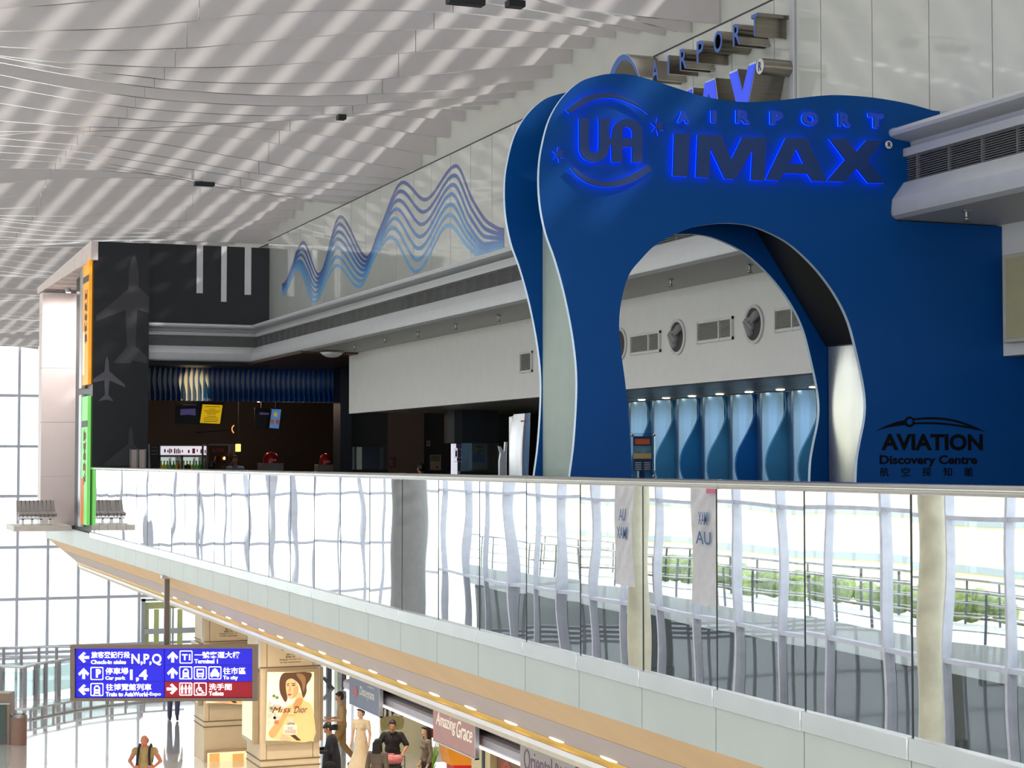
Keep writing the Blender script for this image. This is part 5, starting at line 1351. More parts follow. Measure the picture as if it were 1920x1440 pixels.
def adposter(lb, Yf, conv):
    def pl(name, pts, m, k, sm=True):
        P = pY([conv(*p) for p in (smoothpoly(pts, 3) if sm else pts)], Yf - .002 * k)
        mb = MB(); mb.prism(P, frY(Yf - .002 * (k - 1)), 0, .002); obj(name, mb, m, lb, smooth=False)
    pl('poster_ground', [(635, 630), (1030, 630), (1026, 1212), (622, 1208)], POSTC, 1, False)
    pl('poster_glow', [(640, 640), (1020, 640), (1016, 860), (900, 960), (640, 900)], pc('poster_glow', (255, 240, 206), .6), 2, False)
    pl('poster_body', [(872, 800), (930, 815), (950, 870), (1000, 900), (1024, 980), (1024, 1206), (760, 1206), (660, 1180), (646, 1140), (690, 1080), (752, 1000), (790, 930), (868, 880)], pc('poster_back', (240, 196, 134)), 3)
    pl('poster_arm', [(648, 1140), (690, 1078), (756, 1000), (800, 930), (820, 960), (780, 1040), (745, 1110), (700, 1178), (664, 1184)], SKINP, 4)
    pl('poster_shade', [(880, 860), (930, 850), (926, 900), (880, 940), (850, 930)], pc('poster_shade', (206, 146, 92)), 4)
    pl('poster_gown', [(742, 1206), (756, 1150), (800, 1165), (846, 1206)], pc('poster_gown_rose', (226, 176, 140)), 5, False)
    pl('poster_sash', [(830, 1166), (868, 1158), (922, 1208), (884, 1208)], INKP, 5, False)
    pl('poster_hair', [(736, 740), (744, 680), (772, 640), (830, 634), (1000, 634), (1000, 690), (968, 740), (966, 800), (940, 850), (924, 800), (900, 730), (850, 690), (812, 700), (792, 760), (806, 850), (786, 884), (758, 840), (742, 800)], HAIRP, 5)
    pl('poster_hair_gleam', [(880, 650), (930, 648), (960, 690), (948, 780), (936, 790), (926, 720)], pc('poster_hair_gleam', (150, 112, 70)), 6)
    pl('poster_face', [(792, 720), (816, 690), (852, 688), (890, 724), (902, 780), (884, 830), (848, 858), (816, 852), (796, 800)], SKINL, 6)
    pl('poster_cheek', [(860, 760), (896, 750), (898, 790), (876, 832), (850, 852), (856, 810)], pc('poster_cheek', (222, 164, 112)), 7)
    for pts in ([(800, 742), (822, 738), (820, 745), (802, 748)], [(842, 740), (870, 736), (872, 745), (846, 748)], [(798, 730), (824, 724), (824, 728), (800, 735)], [(840, 726), (872, 722), (874, 727), (842, 731)]): pl('poster_feature', pts, INKP, 8, False)
    pl('poster_nose', [(822, 752), (830, 752), (836, 792), (820, 796), (812, 790)], pc('poster_nose', (220, 160, 112)), 8)
    pl('poster_lips', [(808, 818), (824, 812), (842, 818), (828, 830), (814, 829)], pc('poster_lips', (186, 92, 84)), 8)
    rn = random.Random(5)
    for k in range(15):
        cx = 640 + rn.uniform(0, 105); cy = 850 + rn.uniform(0, 215); r = rn.uniform(13, 25)
        pl('poster_flower', [(cx + r * rn.uniform(.8, 1.1) * math.cos(q * PI / 4), cy + r * rn.uniform(.8, 1.1) * math.sin(q * PI / 4)) for q in range(8)], (WHP, PINKP, pc('poster_peach', (244, 170, 130)), PINKP)[k % 4], 5 + k % 4)
    for cx, cy in ((690, 832), (716, 846), (668, 936)): pl('poster_leaf', [(cx - 12, cy - 6), (cx + 10, cy - 12), (cx + 14, cy + 8), (cx - 6, cy + 12)], LEAFP, 9)
    pl('poster_bottle', [(772, 1084), (784, 1072), (874, 1068), (888, 1080), (886, 1150), (874, 1160), (784, 1158), (772, 1146)], BOTP, 9, False)
    pl('poster_bottle_rose', [(782, 1120), (878, 1116), (876, 1150), (784, 1148)], pc('poster_bottle_rose', (244, 170, 144), .5), 10, False)
    pl('poster_bottle_cap', [(818, 1022), (856, 1020), (856, 1068), (818, 1070)], pc('poster_silver', (206, 196, 176)), 9, False)
    pl('poster_bottle_bow', [(804, 1062), (830, 1056), (866, 1060), (868, 1076), (832, 1072), (806, 1078)], pc('poster_bow', (150, 136, 120)), 10, False)
    pl('poster_bottle_band', [(806, 1094), (852, 1092), (852, 1122), (806, 1124)], WHP, 11, False)
    mb = MB()
    for s, a0, b0, a1, b1 in (('Miss', 676, 918, 836, 978), ('Dior', 860, 916, 976, 978), ('LE PARFUM', 800, 990, 870, 1000)):
        p = onY(*conv(a0, b1), Yf - .03); q = onY(*conv(a1, b0), Yf - .03); text(mb, s, p.x, q.x, p.z, q.z, frY(Yf - .024), 0, .002, 0.0, .35)
    obj('poster_lettering', mb, INKP, lb, smooth=False)
W2 = (1206.5, ('禁止吸煙區', 1212, 1216.5, 11), ('No smoking area', 1216, 1221, 17), ('請小心', 1225, 1229, 7), ('看管行李', 1229.5, 1234, 9), ('Baggage should not', 1234, 1239, 20), ('be left unattended', 1239, 1243.5, 19))
W1 = (1161, ('禁止吸煙區', 1165.5, 1169.5, 10), ('No smoking area', 1170, 1174, 15), ('請小心', 1178, 1181.5, 6), ('看管行李', 1182, 1186, 8), ('Baggage should not', 1186, 1190, 17), ('be left unattended', 1190, 1194, 16))
t2, lb2, Yf2 = column('cream clad column with the big lit perfume poster, right of the hanging sign', 489, 600, 35.5, 1170, 1254, 1394, W2, (1423, 1436))
adposter(lb2, Yf2, zd)
t1, lb1, Yf1 = column('cream clad column partly hidden behind the right end of the hanging sign', 383, 474, 45.0, 1140, 1206, 1322, W1, (1351, 1361), (1405, 1470, 387, 463))
adposter(lb1, Yf1, lambda a, b: (388 + (a - 635) * .2, 1210 + (b - 630) * .187))

# ---- far end: door, small sign, steel brace frame
yd = YG - .3
OLV = pm('olive_door_panel', (214, 220, 150), .5)
mb = MB()
for u0, v0, u1, v1 in ((264, 1122, 272, 1213), (366, 1122, 374, 1213), (264, 1120, 374, 1127), (322, 1127, 325, 1213)): mb.box(*prect(u0, v0, u1, v1, yd, .14))
struct('door_1', mb, pm('door_frame_grey', (176, 180, 184), .4, .2), smooth=False)
mb = MB()
for u0, v0, u1, v1 in ((272, 1127, 366, 1142), (272, 1142, 279, 1213), (288, 1142, 298, 1213), (310, 1142, 318, 1213), (332, 1142, 342, 1213), (272, 1186, 366, 1188)): mb.box(*prect(u0, v0, u1, v1, yd + .05, .04))
struct('door_2', mb, OLV, smooth=False)
mb = MB(); mb.box(*prect(270, 1176, 368, 1189, yd - .12, .06)); struct('door_3', mb, pm('door_bar_grey', (190, 192, 190), .4), smooth=False)
q = onY(300, 1107, 60)
t = thing('exit_sign', 'small blue hanging sign above the far door', 'sign', (q.x, 60, q.z - .1))
mb = MB(); mb.box(*prect(292.5, 1101, 309, 1113, 60, .06)); obj('sign_board', mb, SB, t, smooth=False)
mb = MB(); mb.prism(pY([(298, 1103), (306, 1103), (306, 1105.5), (302, 1110)], 59.93), frY(59.935), 0, .004); obj('white_mark', mb, SWH, t, smooth=False)
mb = MB(); mb.box(q.x - .02, q.x + .02, 59.95, 59.99, q.z + .2, 5.9); obj('rod', mb, STEEL, t, smooth=False)
YX = 58.0
t = thing('steel_brace_frame', 'dark braced steel frame with a handrail between the ad column and the blue shop banner', 'frame', (onY(630, 1300, YX).x, YX, ZL))
mb = MB()
for u in (618, 645.5): p = onY(u, 1200, YX); mb.box(p.x - .08, p.x + .08, YX, YX + .16, ZL, -1.03)
obj('post', mb, pm('brace_dark', (92, 92, 98), .4, .2), t, smooth=False)
mb = MB(); mb.bar(onY(606, 1270, YX), onY(632, 1300, YX), .10, .10); obj('diagonal', mb, pm('brace_dark', (0, 0, 0)), t, smooth=False)
mb = MB(); mb.bar(onY(603, 1303, YX), onY(660, 1297, YX), .12, .14); obj('handrail', mb, pm('rail_olive', (172, 172, 140), .4), t, smooth=False)
mb = MB(); p = onY(633, 1200, YX + .5); q = onY(641, 1200, YX + .5); mb.box(p.x, q.x, YX + .5, YX + .9, ZL, -1.03); obj('pale_column', mb, pm('pale_green_column', (226, 230, 212), .5), t, smooth=False)

# ---- railings at the lower left
def gz(u, v): return onZ(u, v, ZL)
PD = pm('post_grey_brown', (176, 172, 178), .4, .3)
t = thing('glass_railing', 'curved glass railing with dark posts at the far left of the lower hall', 'railing', (gz(60, 1312).x, gz(60, 1312).y, ZL))
ptsb = [gz(-60, 1318), gz(0, 1316), (gz(46, 1318)), gz(66, 1312), gz(85, 1308), gz(110, 1304), gz(150, 1296), gz(210, 1288), gz(265, 1284)]
mb = MB(); mb.tube([p + UPV * 1.1 for p in ptsb], .05, 8); obj('handrail', mb, pm('handrail_white', (230, 230, 232), .3, .3), t)
for p in ptsb: 
    mb = MB(); mb.box(p.x - .06, p.x + .06, p.y - .05, p.y + .05, ZL, ZL + 1.09); obj('post', mb, PD, t, smooth=False)
for p, q in zip(ptsb[:-1], ptsb[1:]):
    mb = MB(); mb.bar(p.lerp(q, .06) + UPV * .55, p.lerp(q, .94) + UPV * .55, .015, .8); obj('glass_panel', mb, glassmat('railing_glass', (.88, .95, .94), .05, .7) if 'railing_glass' not in MATS else MATS['railing_glass'], t, smooth=False)
t = thing('ramp_railing', 'straight double bar railing behind the curved glass railing', 'railing', (gz(60, 1285).x, gz(60, 1285).y, ZL))
mb = MB(); A, B = gz(-60, 1272), gz(270, 1270)
for h in (1.05, .75): mb.bar(A + UPV * h, B + UPV * h, .06, .06)
obj('rail', mb, ALU, t, smooth=False)
for i in range(11):
    p = A.lerp(B, i / 10); mb = MB(); mb.box(p.x - .05, p.x + .05, p.y - .05, p.y + .05, ZL, ZL + 1.05); obj('post', mb, PD, t, smooth=False)
mb = MB(); mb.bar(A + UPV * .35, B + UPV * .35, .03, .55); obj('glass_panel', mb, MATS['railing_glass'], t, smooth=False)
t = thing('kick_rail', 'low curved white kick rail on short posts in front of the glass railing', 'rail', (gz(57, 1350).x, gz(57, 1350).y, ZL))
ptsk = [gz(0, 1349), gz(57, 1350), gz(100, 1341), gz(140, 1333), gz(200, 1324), gz(270, 1317), gz(345, 1312)]
mb = MB(); mb.tube([p + UPV * .30 for p in ptsk], .035, 8); obj('upper_bar', mb, pm('kick_white', (222, 220, 218), .3, .2), t)
mb = MB(); mb.tube([p + UPV * .03 for p in ptsk], .03, 8); obj('lower_bar', mb, MATS['kick_white'], t)
for p, q in zip(ptsk[:-1], ptsk[1:]):
    for f in (0, .5): 
        s_ = p.lerp(q, f); mb = MB(); mb.box(s_.x - .035, s_.x + .035, s_.y - .03, s_.y + .03, ZL, ZL + .3); obj('post', mb, PD, t, smooth=False)
# bin and cabinet
p = gz(35, 1396); hb = onD(35, 1340, (p - EYE).dot(FWD)).z
r = (gz(50, 1396) - gz(20, 1396)).length / 2
t = thing('litter_bin', 'brown round litter bin with a bright steel rim at the lower left', 'bin', p, -YAW)
mb = MB(); mb.lathe([(r, 0), (r, hb - ZL - .05)], p, 28); obj('bin_body', mb, pm('bin_brown', (156, 122, 108), .4, .2), t)
mb = MB(); mb.lathe([(r * 1.04, hb - ZL - .06), (r * 1.04, hb - ZL), (r * .9, hb - ZL + .02), (r * .8, hb - ZL), (r * .78, hb - ZL - .05)], p, 28); obj('rim', mb, STEEL, t)
p = gz(6, 1396); D2 = (p - EYE).dot(FWD)
t = thing('info_cabinet', 'dark glass fronted cabinet with beige frame at the left edge, before the bin', 'cabinet', p, -YAW)
def bD(mb, u0, v0, u1, v1, d0, d1): 
    P = [onD(u, v, D2) for u, v in ((u0, v1), (u1, v1), (u1, v0), (u0, v0))]; P[0].z = P[1].z = max(ZL, P[0].z); return mb.add([q + FWD * d0 for q in P] + [q + FWD * d1 for q in P], [(0, 1, 2, 3), (7, 6, 5, 4), (0, 4, 5, 1), (1, 5, 6, 2), (2, 6, 7, 3), (3, 7, 4, 0)])
mb = MB(); bD(mb, -40, 1300, 18, 1400, 0, .5); obj('cabinet_body', mb, pm('cabinet_beige', (160, 138, 120), .5), t, smooth=False, bevel=.01)
mb = MB(); bD(mb, -36, 1320, 12, 1394, -.02, -.002); obj('dark_front', mb, pm('cabinet_glass_dark', (78, 92, 84), .15), t, smooth=False)
mb = MB(); bD(mb, -40, 1318, 18.5, 1321, -.03, -.001); obj('trim_bar', mb, ALU, t, smooth=False)

# ---- shop bulkhead and banners along the balcony edge
YK0 = onX(660, 1330, 5.6).y
BP = [(5.75, -1.02), (5.75, -1.04), (5.60, -1.04), (5.60, -1.135), (5.52, -1.145), (5.50, -1.165), (5.50, -1.225), (5.52, -1.245), (5.9, -1.245), (5.9, -1.02)]
sweepY('trim_8', BP, 3.0, YK0, pm('bulkhead_lilac_metal', (176, 166, 172), .35, .3), smooth=True, ang=.4)
mb = MB(); mb.box(5.585, 5.60, 3.0, YK0 - .3, -1.133, -1.042); struct('trim_9', mb, pm('maroon_dark', (70, 52, 52), .5), smooth=False)
mb = MB()
for i in range(5): mb.box(5.572, 5.586, 3.0, YK0 - .6, -1.060 - i * .015, -1.053 - i * .015)
y = 3.0
while y < YK0: mb.box(5.570, 5.587, y, y + .012, -1.133, -1.045); y += 1.1
struct('trim_10', mb, SLATM, smooth=False)
sweepY('trim_11', [(5.51, -1.246), (5.50, -1.262), (5.56, -1.262), (5.56, -1.246)], 3.0, YK0, pm('cool_light_line', (250, 248, 244), .4, emit=(255, 250, 240), estr=1.1), smooth=False)
XA = 5.43
def banner(label, u0, vt, u1, vb, mats_, words_, wcol, extra=None):
    y0 = onX(u0, vt, XA).y; y1 = onX(u1, vt, XA).y; z1 = -.985; z0 = onX(u0, vb, XA).z
    t = thing('shop_banner', label, 'sign', (XA, (y0 + y1) / 2, z0))
    mb = MB(); mb.box(XA, XA + .03, y1, y0, z0, z1); obj('banner_board', mb, mats_, t, smooth=False, bevel=.003)
    mb = MB(); mb.box(XA - .004, XA + .034, y1 - .012, y1, z0 - .012, z1); mb.box(XA - .004, XA + .034, y1 - .012, y0, z0 - .012, z0); obj('banner_edge', mb, ALU, t, smooth=False)
    mb = MB()
    for s, f0, f1, g0, g1, sh, bo in words_:
        text(mb, s, y0 + (y1 - y0) * f0, y0 + (y1 - y0) * f1, z0 + (z1 - z0) * g0, z0 + (z1 - z0) * g1, frX(XA), 0, .004, bo, sh)
    obj('banner_lettering', mb, wcol, t, smooth=False)
    if extra: extra(t, y0, y1, z0, z1)
    return t
def reddisc(t, y0, y1, z0, z1):
    mb = MB(); mb.prism([(y0 + (y1 - y0) * (.22 + .07 * math.cos(k * PI / 10)), z0 + (z1 - z0) * (.42 + .17 * math.sin(k * PI / 10))) for k in range(20)], frX(XA), 0, .004)
    obj('red_disc', mb, pm('banner_red', (176, 92, 100), .5), t, smooth=False)
banner('slate blue shop banner with a red disc and white script, farthest of the three banners', 655, 1245, 712, 1318, pm('banner_slate', (112, 116, 132), .45), (('Disneyana', .36, .84, .30, .66, .25, .01), ('MAGICAL', .62, .84, .70, .76, 0, 0)), pm('banner_white', (216, 214, 206), .5), reddisc)
def cornerglow(t, y0, y1, z0, z1):
    ld = bpy.data.lights.new('banner_glow', 'POINT'); ld.energy = 2.2; ld.color = (1, .72, .3); ld.shadow_soft_size = .05
    lo = bpy.data.objects.new('banner_glow', ld); lo.location = (XA - .16, y0 - .1, z0 + .08); C.objects.link(lo)
banner('dusty pink shop banner with white cursive script, middle of the three banners', 812, 1305, 891, 1387, pm('banner_dusty_pink', (190, 140, 130), .45), (('Amazing', .08, .56, .34, .80, .3, 0.0), ('Grace', .58, .94, .34, .78, .3, 0.0)), pm('banner_cream', (250, 240, 220), .5, emit=(250, 240, 220), estr=.2))
banner('grey shop banner with thin purple lettering at the bottom edge, nearest of the three banners', 975, 1368, 1078, 1468, pm('banner_grey', (168, 158, 148), .45), (('Oriental', .08, .60, .34, .78, 0, -.008), ('Rich', .66, .90, .34, .72, 0, -.008)), pm('banner_purple', (122, 88, 116), .5))
# shop front nearer than the pink banner: cream posts, red lettered poster
XP = 6.0; 
y0 = onX(884, 1400, XP).y
def sX(mb, u0, v0, u1, v1, X, d=.1):
    a_ = onX(u0, v1, X); b_ = onX(u1, v0, X); mb.box(X, X + d, b_.y, a_.y, min(a_.z, b_.z), max(a_.z, b_.z)); return mb
mb = MB(); q = onX(905, 1400, XP); mb.box(XP, XP + .2, q.y, y0, ZL, -1.248); struct('column_cream', mb, pm('cream_post', (214, 192, 140), .4), smooth=False)
mb = MB(); q2 = onX(909, 1400, XP); mb.box(XP - .01, XP + .2, q2.y, q.y, ZL, -1.248); struct('trim_12', mb, BLACK, smooth=False)
mb = MB(); q3 = onX(919, 1400, XP); mb.box(XP, XP + .2, q3.y, q2.y, ZL, -1.248); struct('column_cream_second', mb, MATS['cream_post'], smooth=False)
t = thing('shop_poster', 'maroon shop poster with orange red characters beside the cream posts', 'poster', (XP + .1, q3.y - .8, ZL))
mb = MB(); mb.box(XP + .06, XP + .12, 8.0, q3.y - .02, ZL + .05, -1.27); obj('poster_board', mb, pm('poster_maroon', (132, 84, 62), .5), t, smooth=False)
mb = MB(); p = onX(938, 1440, XP); text(mb, '又', p.y + .15, p.y - .2, -1.62, -1.36, frX(XP + .06), 0, .004, .03); p = onX(962, 1440, XP); text(mb, '吉', p.y + .25, p.y - .25, -1.9, -1.56, frX(XP + .06), 0, .004, .03)
obj('poster_character', mb, pm('poster_orange_red', (176, 74, 40), .5), t, smooth=False)
# white panel, glow added for overexposed background; orange and red stand, dark red panel
YV_ = 44.0
t = thing('glowing_white_panel', 'tall white panel with an added glow behind the pink banner', 'display', (onY(815, 1440, YV_).x, YV_, ZL))
a = onY(803, 1440, YV_); b = onY(862, 1300, YV_)
mb = MB(); mb.box(a.x, b.x, YV_, YV_ + .2, ZL, -1.05); obj('panel_frame', mb, WHITE, t, smooth=False)
mb = MB(); mb.box(a.x + .02, b.x - .02, YV_ - .02, YV_ - .001, ZL + .2, -1.4); obj('lit_face', mb, pm('white_panel_glow', (250, 250, 255), .4, emit=(255, 255, 255), estr=1.1), t, smooth=False)
YO = 38.0
t = thing('promotion_stand', 'orange topped promotion stand on a red base below the pink banner', 'stand', (onY(850, 1425, YO).x, YO, ZL))
P = pY([(821, 1392), (877, 1392), (875, 1427), (829, 1427)], YO); mb = MB(); mb.prism(P, frY(YO), 0, .6); obj('orange_top', mb, pm('stand_orange', (224, 146, 26), .4, emit=(230, 140, 20), estr=.18), t, smooth=False)
a = onY(836, 1427, YO); b = onY(872, 1427, YO); mb = MB(); mb.box(a.x, b.x, YO - .55, YO - .05, ZL, a.z); obj('red_base', mb, pm('stand_red', (206, 20, 20), .4, emit=(200, 10, 10), estr=.15), t, smooth=False)
YR_ = 41.5
t = thing('red_panel_banner', 'narrow dark red hanging panel left of the pink banner', 'banner', (onY(808, 1383, YR_).x, YR_, -5.0))
mb = MB(); mb.box(*prect(805, 1348, 830, 1383, YR_, .05)); obj('red_board', mb, pm('deep_red', (140, 20, 44), .5), t, smooth=False)
mb = MB(); q = onY(812, 1348, YR_); mb.box(q.x - .015, q.x + .015, YR_ - .04, YR_ - .01, q.z - .02, -1.02); obj('hanger', mb, STEEL, t, smooth=False)
# low green planter sprig
q = gz(806, 1470)
t = thing('potted_plant', 'small green plant at the foot of the glowing white panel', 'plant', (q.x, q.y, ZL))
mb = MB(); mb.lathe([(.14, 0), (.18, .3), (.15, .3), (.14, .27)], q, 16); obj('pot', mb, WHITE, t)
mb = MB()
for k in range(14):
    an = k * 2.4; h = .5 + .3 * math.sin(k * 1.7); mb.cap(q + Vector((0, 0, .25)), q + Vector((.2 * math.cos(an), .2 * math.sin(an), .25 + h)), .03, .008, 6)
obj('leaves', mb, pm('leaf_green', (120, 170, 60), .6), t)
# warm fill lamps added under the slab, unseen, to light floor and columns
ll = None
for i, (x, y) in enumerate([(7.5, 14), (7.5, 20), (7.5, 27), (11.5, 17), (11.5, 24), (11.5, 31), (15, 20), (15, 28), (7.3, 33.5), (7.3, 42), (11.5, 38)]):
    if ll is None:
        ll = thing('downlight', 'added round fill lamp in the low ceiling under the balcony', 'lamp', (x, y, -1.03), 0, 'fill lamps added under the slab')
        mb = MB(); mb.lathe([(.11, 0), (.12, -.01), (.09, -.015)], (x, y, -1.02), 16); obj('rim', mb, ALU, ll)
        mb = MB(); mb.lathe([(.085, -.012), (.085, -.018)], (x, y, -1.02), 16); obj('lens', mb, pm('slab_fill_lens', (255, 236, 200), .3, emit=(255, 232, 190), estr=14), ll)
    else: dup(ll, (x, y, -1.03))
    ld = bpy.data.lights.new('slab_fill_light', 'SPOT'); ld.energy = 800; ld.spot_size = 2.3; ld.spot_blend = .8; ld.color = (1, .88, .70); ld.shadow_soft_size = .1
    lo = bpy.data.objects.new('slab_fill_light', ld); lo.location = (x, y, -1.06); C.objects.link(lo)
# =================================================================== PEOPLE
def fused(name, mb, mat, parent, voxel=.008, it=3, local=True):
    """overlapping limb pieces fused into ONE continuous skin"""
    me = bpy.data.meshes.new('soft'); me.from_pydata([tuple(p) for p in mb.v], [], mb.f)
    o = bpy.data.objects.new('soft', me); C.objects.link(o)
    r = o.modifiers.new('r', 'REMESH'); r.mode = 'VOXEL'; r.voxel_size = voxel
    s = o.modifiers.new('s', 'SMOOTH'); s.factor = .5; s.iterations = it
    dg = bpy.context.evaluated_depsgraph_get()
    m2 = bpy.data.meshes.new_from_object(o.evaluated_get(dg)); m2.name = name
    bpy.data.objects.remove(o); bpy.data.meshes.remove(me)
    m2.materials.clear(); m2.materials.append(mat)
    m2.polygons.foreach_set('use_smooth', [True] * len(m2.polygons))
    p = bpy.data.objects.new(name, m2); C.objects.link(p); p.parent = parent
    return p
SKIN = pm('skin_tan', (196, 146, 116), .5, var=.03); SKIN2 = pm('skin_light', (222, 178, 150), .5, var=.03); SKINR = pm('skin_ruddy', (206, 132, 108), .5, var=.03)
HAIRB = pm('hair_black', (26, 22, 22), .5, var=.2, scale=40); EYEW = pm('eye_white', (226, 222, 216), .3); EYED = pm('eye_dark', (30, 22, 18), .2); LIPM = pm('lips', (156, 84, 78), .5)
def V(*a): return Vector(a)
BASE = dict(pel=V(0, 0, .95), wst=V(0, .01, 1.10), che=V(0, 0, 1.30), nek=V(0, -.005, 1.47), hed=V(0, .02, 1.635), hyaw=0.0, hpit=0.0,
            shl=V(-.185, 0, 1.41), shr=V(.185, 0, 1.41), ell=V(-.24, -.03, 1.12), elr=V(.24, -.03, 1.12), wrl=V(-.25, .05, .87), wrr=V(.25, .05, .87),
            hil=V(-.095, 0, .92), hir=V(.095, 0, .92), knl=V(-.10, .02, .50), knr=V(.10, .02, .50), anl=V(-.10, -.02, .09), anr=V(.10, -.02, .09),
            ftl=V(0, 1, 0), ftr=V(0, 1, 0), hdl=None, hdr=None, curl=.5)
def hand(mb, wr, d, nrm, side, curl):
    """palm, four unequal bent fingers and a thumb from the side of the palm; nrm points out of the palm"""
    d = d.normalized(); nrm = (nrm - d * nrm.dot(d)).normalized(); s = d.cross(nrm) * side
    mb.cap(wr, wr + d * .03, .024, .026, 8)
    for k in (-1, 0, 1): mb.cap(wr + d * .03 + s * (.018 * k), wr + d * .085 + s * (.021 * k), .017, .014, 8)
    for k, ln in zip((-1.5, -.5, .5, 1.5), (.062, .074, .078, .066)):
        a = wr + d * .088 + s * (.0145 * k); c1_ = curl * .9
        d1 = (d * math.cos(c1_) + nrm * math.sin(c1_) + s * (.05 * k)).normalized(); b = a + d1 * (ln * .5)
        d2 = (d * math.cos(c1_ * 2) + nrm * math.sin(c1_ * 2)).normalized()
        mb.cap(a, b, .0095, .009, 7); mb.cap(b, b + d2 * (ln * .5), .009, .0075, 7)
    a = wr + d * .035 + s * .024; b = a + (d * .55 + s * .75 + nrm * .3).normalized() * .04
    mb.cap(a, b, .012, .011, 7); mb.cap(b, b + (d * .85 + s * .2 + nrm * .4).normalized() * .034, .0105, .009, 7)
def person(label, loc, head, pose=None, H=1.74, skin=SKIN, hair='short', top=None, bot=None, shoes=None, sleeve=.9, female=False, skirt=None, build=1.0, fine=.009, hairm=None, scarf=None, group=None):
    J = dict(BASE); J.update(pose or {})
    t = thing('person', label, 'person', loc, head, group); t.scale = (H / 1.75,) * 3
    B = build; sw = (.92 if female else 1.0)
    R = Matrix.Rotation(J['hyaw'], 3, 'Z') @ Matrix.Rotation(J['hpit'], 3, 'X'); hd = J['hed']
    hp = lambda x, y, z: hd + R @ V(x, y, z)
    mb = MB()
    mb.ell(hp(0, -.012, .03), (.076, .096, .092), 16, R); mb.ell(hp(0, .018, -.045), (.058, .070, .078), 14, R); mb.ell(hp(0, .05, -.092), (.026, .024, .020), 10, R)
    mb.cap(hp(0, .084, .012), hp(0, .104, -.026), .011, .016, 8); mb.cap(hp(-.035, .078, .030), hp(.035, .078, .030), .013, .013, 8)
    mb.cap(hp(-.038, .066, -.018), hp(-.03, .07, -.03), .022, .018, 8); mb.cap(hp(.038, .066, -.018), hp(.03, .07, -.03), .022, .018, 8)
    for s in (-1, 1): mb.ell(hp(s * .079, -.006, -.006), (.010, .022, .032), 10, R)
    mb.cap(J['nek'] - V(0, 0, .06), hd + R @ V(0, -.012, -.06), .056, .050, 12)
    mb.cap(J['che'] + V(-.07, 0, .10), J['che'] + V(.07, 0, .10), .085, .085, 12)
    mb.ell(J['che'], (.155 * sw * B, .105 * B, .17), 16); mb.ell(J['wst'], (.135 * sw * B, .10 * B, .15), 16); mb.ell(J['pel'], (.155 * B, .11 * B, .13), 16)
    mb.cap(J['che'], J['wst'], .11 * B, .10 * B); mb.cap(J['wst'], J['pel'], .10 * B, .11 * B); mb.cap(J['nek'] - V(0, 0, .05), J['shl'], .055, .052); mb.cap(J['nek'] - V(0, 0, .05), J['shr'], .055, .052)
    for a in 'lr':
        s = -1 if a == 'l' else 1
        mb.cap(J['sh' + a], J['el' + a], .050 * B, .038); mb.cap(J['el' + a], J['wr' + a], .038, .024)
        d = J['hd' + a] or (J['wr' + a] - J['el' + a])
        nrm = J.get('pn' + a) or V(-s, .15, 0)
        hand(mb, J['wr' + a], d, nrm, s if nrm.x * s <= .2 or True else -s, J['curl'])
        mb.cap(J['hi' + a], J['kn' + a], .085 * B, .056); mb.cap(J['kn' + a], J['an' + a], .056, .036)
        f = J['ft' + a].normalized(); mb.cap(J['an' + a] - V(0, 0, .04) - f * .03, J['an' + a] - V(0, 0, .055) + f * .13, .038, .030)
    fused('body', mb, skin, t, fine, 2)
    for nm, x0, y0, z0, r, m in (('eye', -.031, .074, .008, .012, EYEW), ('eye', .031, .074, .008, .012, EYEW)):
        mb = MB(); mb.ell(hp(x0, y0 + .003, z0), (r, .008, r * .7), 10, R); e = obj(nm, mb, m, t, world=False)
        mb = MB(); mb.ell(hp(x0, y0 + .009, z0), (.006, .004, .006), 8, R); obj('iris', mb, EYED, e, world=False)
    mb = MB(); mb.ell(hp(0, .088, -.056), (.022, .008, .007), 10, R); obj('mouth', mb, LIPM, t, world=False)
    hm = hairm or HAIRB
    if hair:
        mb = MB()
        if hair == 'fringe':
            for s in (-1, 1): mb.ell(hp(s * .066, -.03, -.01), (.018, .055, .05), 10, R)
            mb.ell(hp(0, -.085, -.01), (.062, .028, .06), 12, R)
        else:
            mb.ell(hp(0, -.026, .052), (.082, .096, .088), 16, R); mb.ell(hp(0, -.048, .0), (.080, .074, .085), 14, R)
            for s in (-1, 1): mb.cap(hp(s * .074, .01, .05), hp(s * .078, .012, .0), .014, .010, 8)
            mb.cap(hp(-.05, .062, .088), hp(.05, .062, .088), .022, .022, 8)
        if hair == 'long':
            for k in (-1, -.5, 0, .5, 1): mb.cap(hp(.065 * k, -.06 - .02 * (1 - abs(k)), .02), hp(.085 * k, -.085, -.30), .042, .030, 8)
            for s in (-1, 1): mb.cap(hp(s * .078, .0, .03), hp(s * .10, -.005, -.20), .026, .022, 8)
        if hair == 'bun': mb.ell(hp(0, -.105, .06), (.045, .04, .045), 12, R)
        if hair == 'tail': mb.cap(hp(0, -.10, .03), hp(.0, -.12, -.24), .04, .018, 10)
        fused('hair', mb, hm, t, .007, 2)
    g = .016
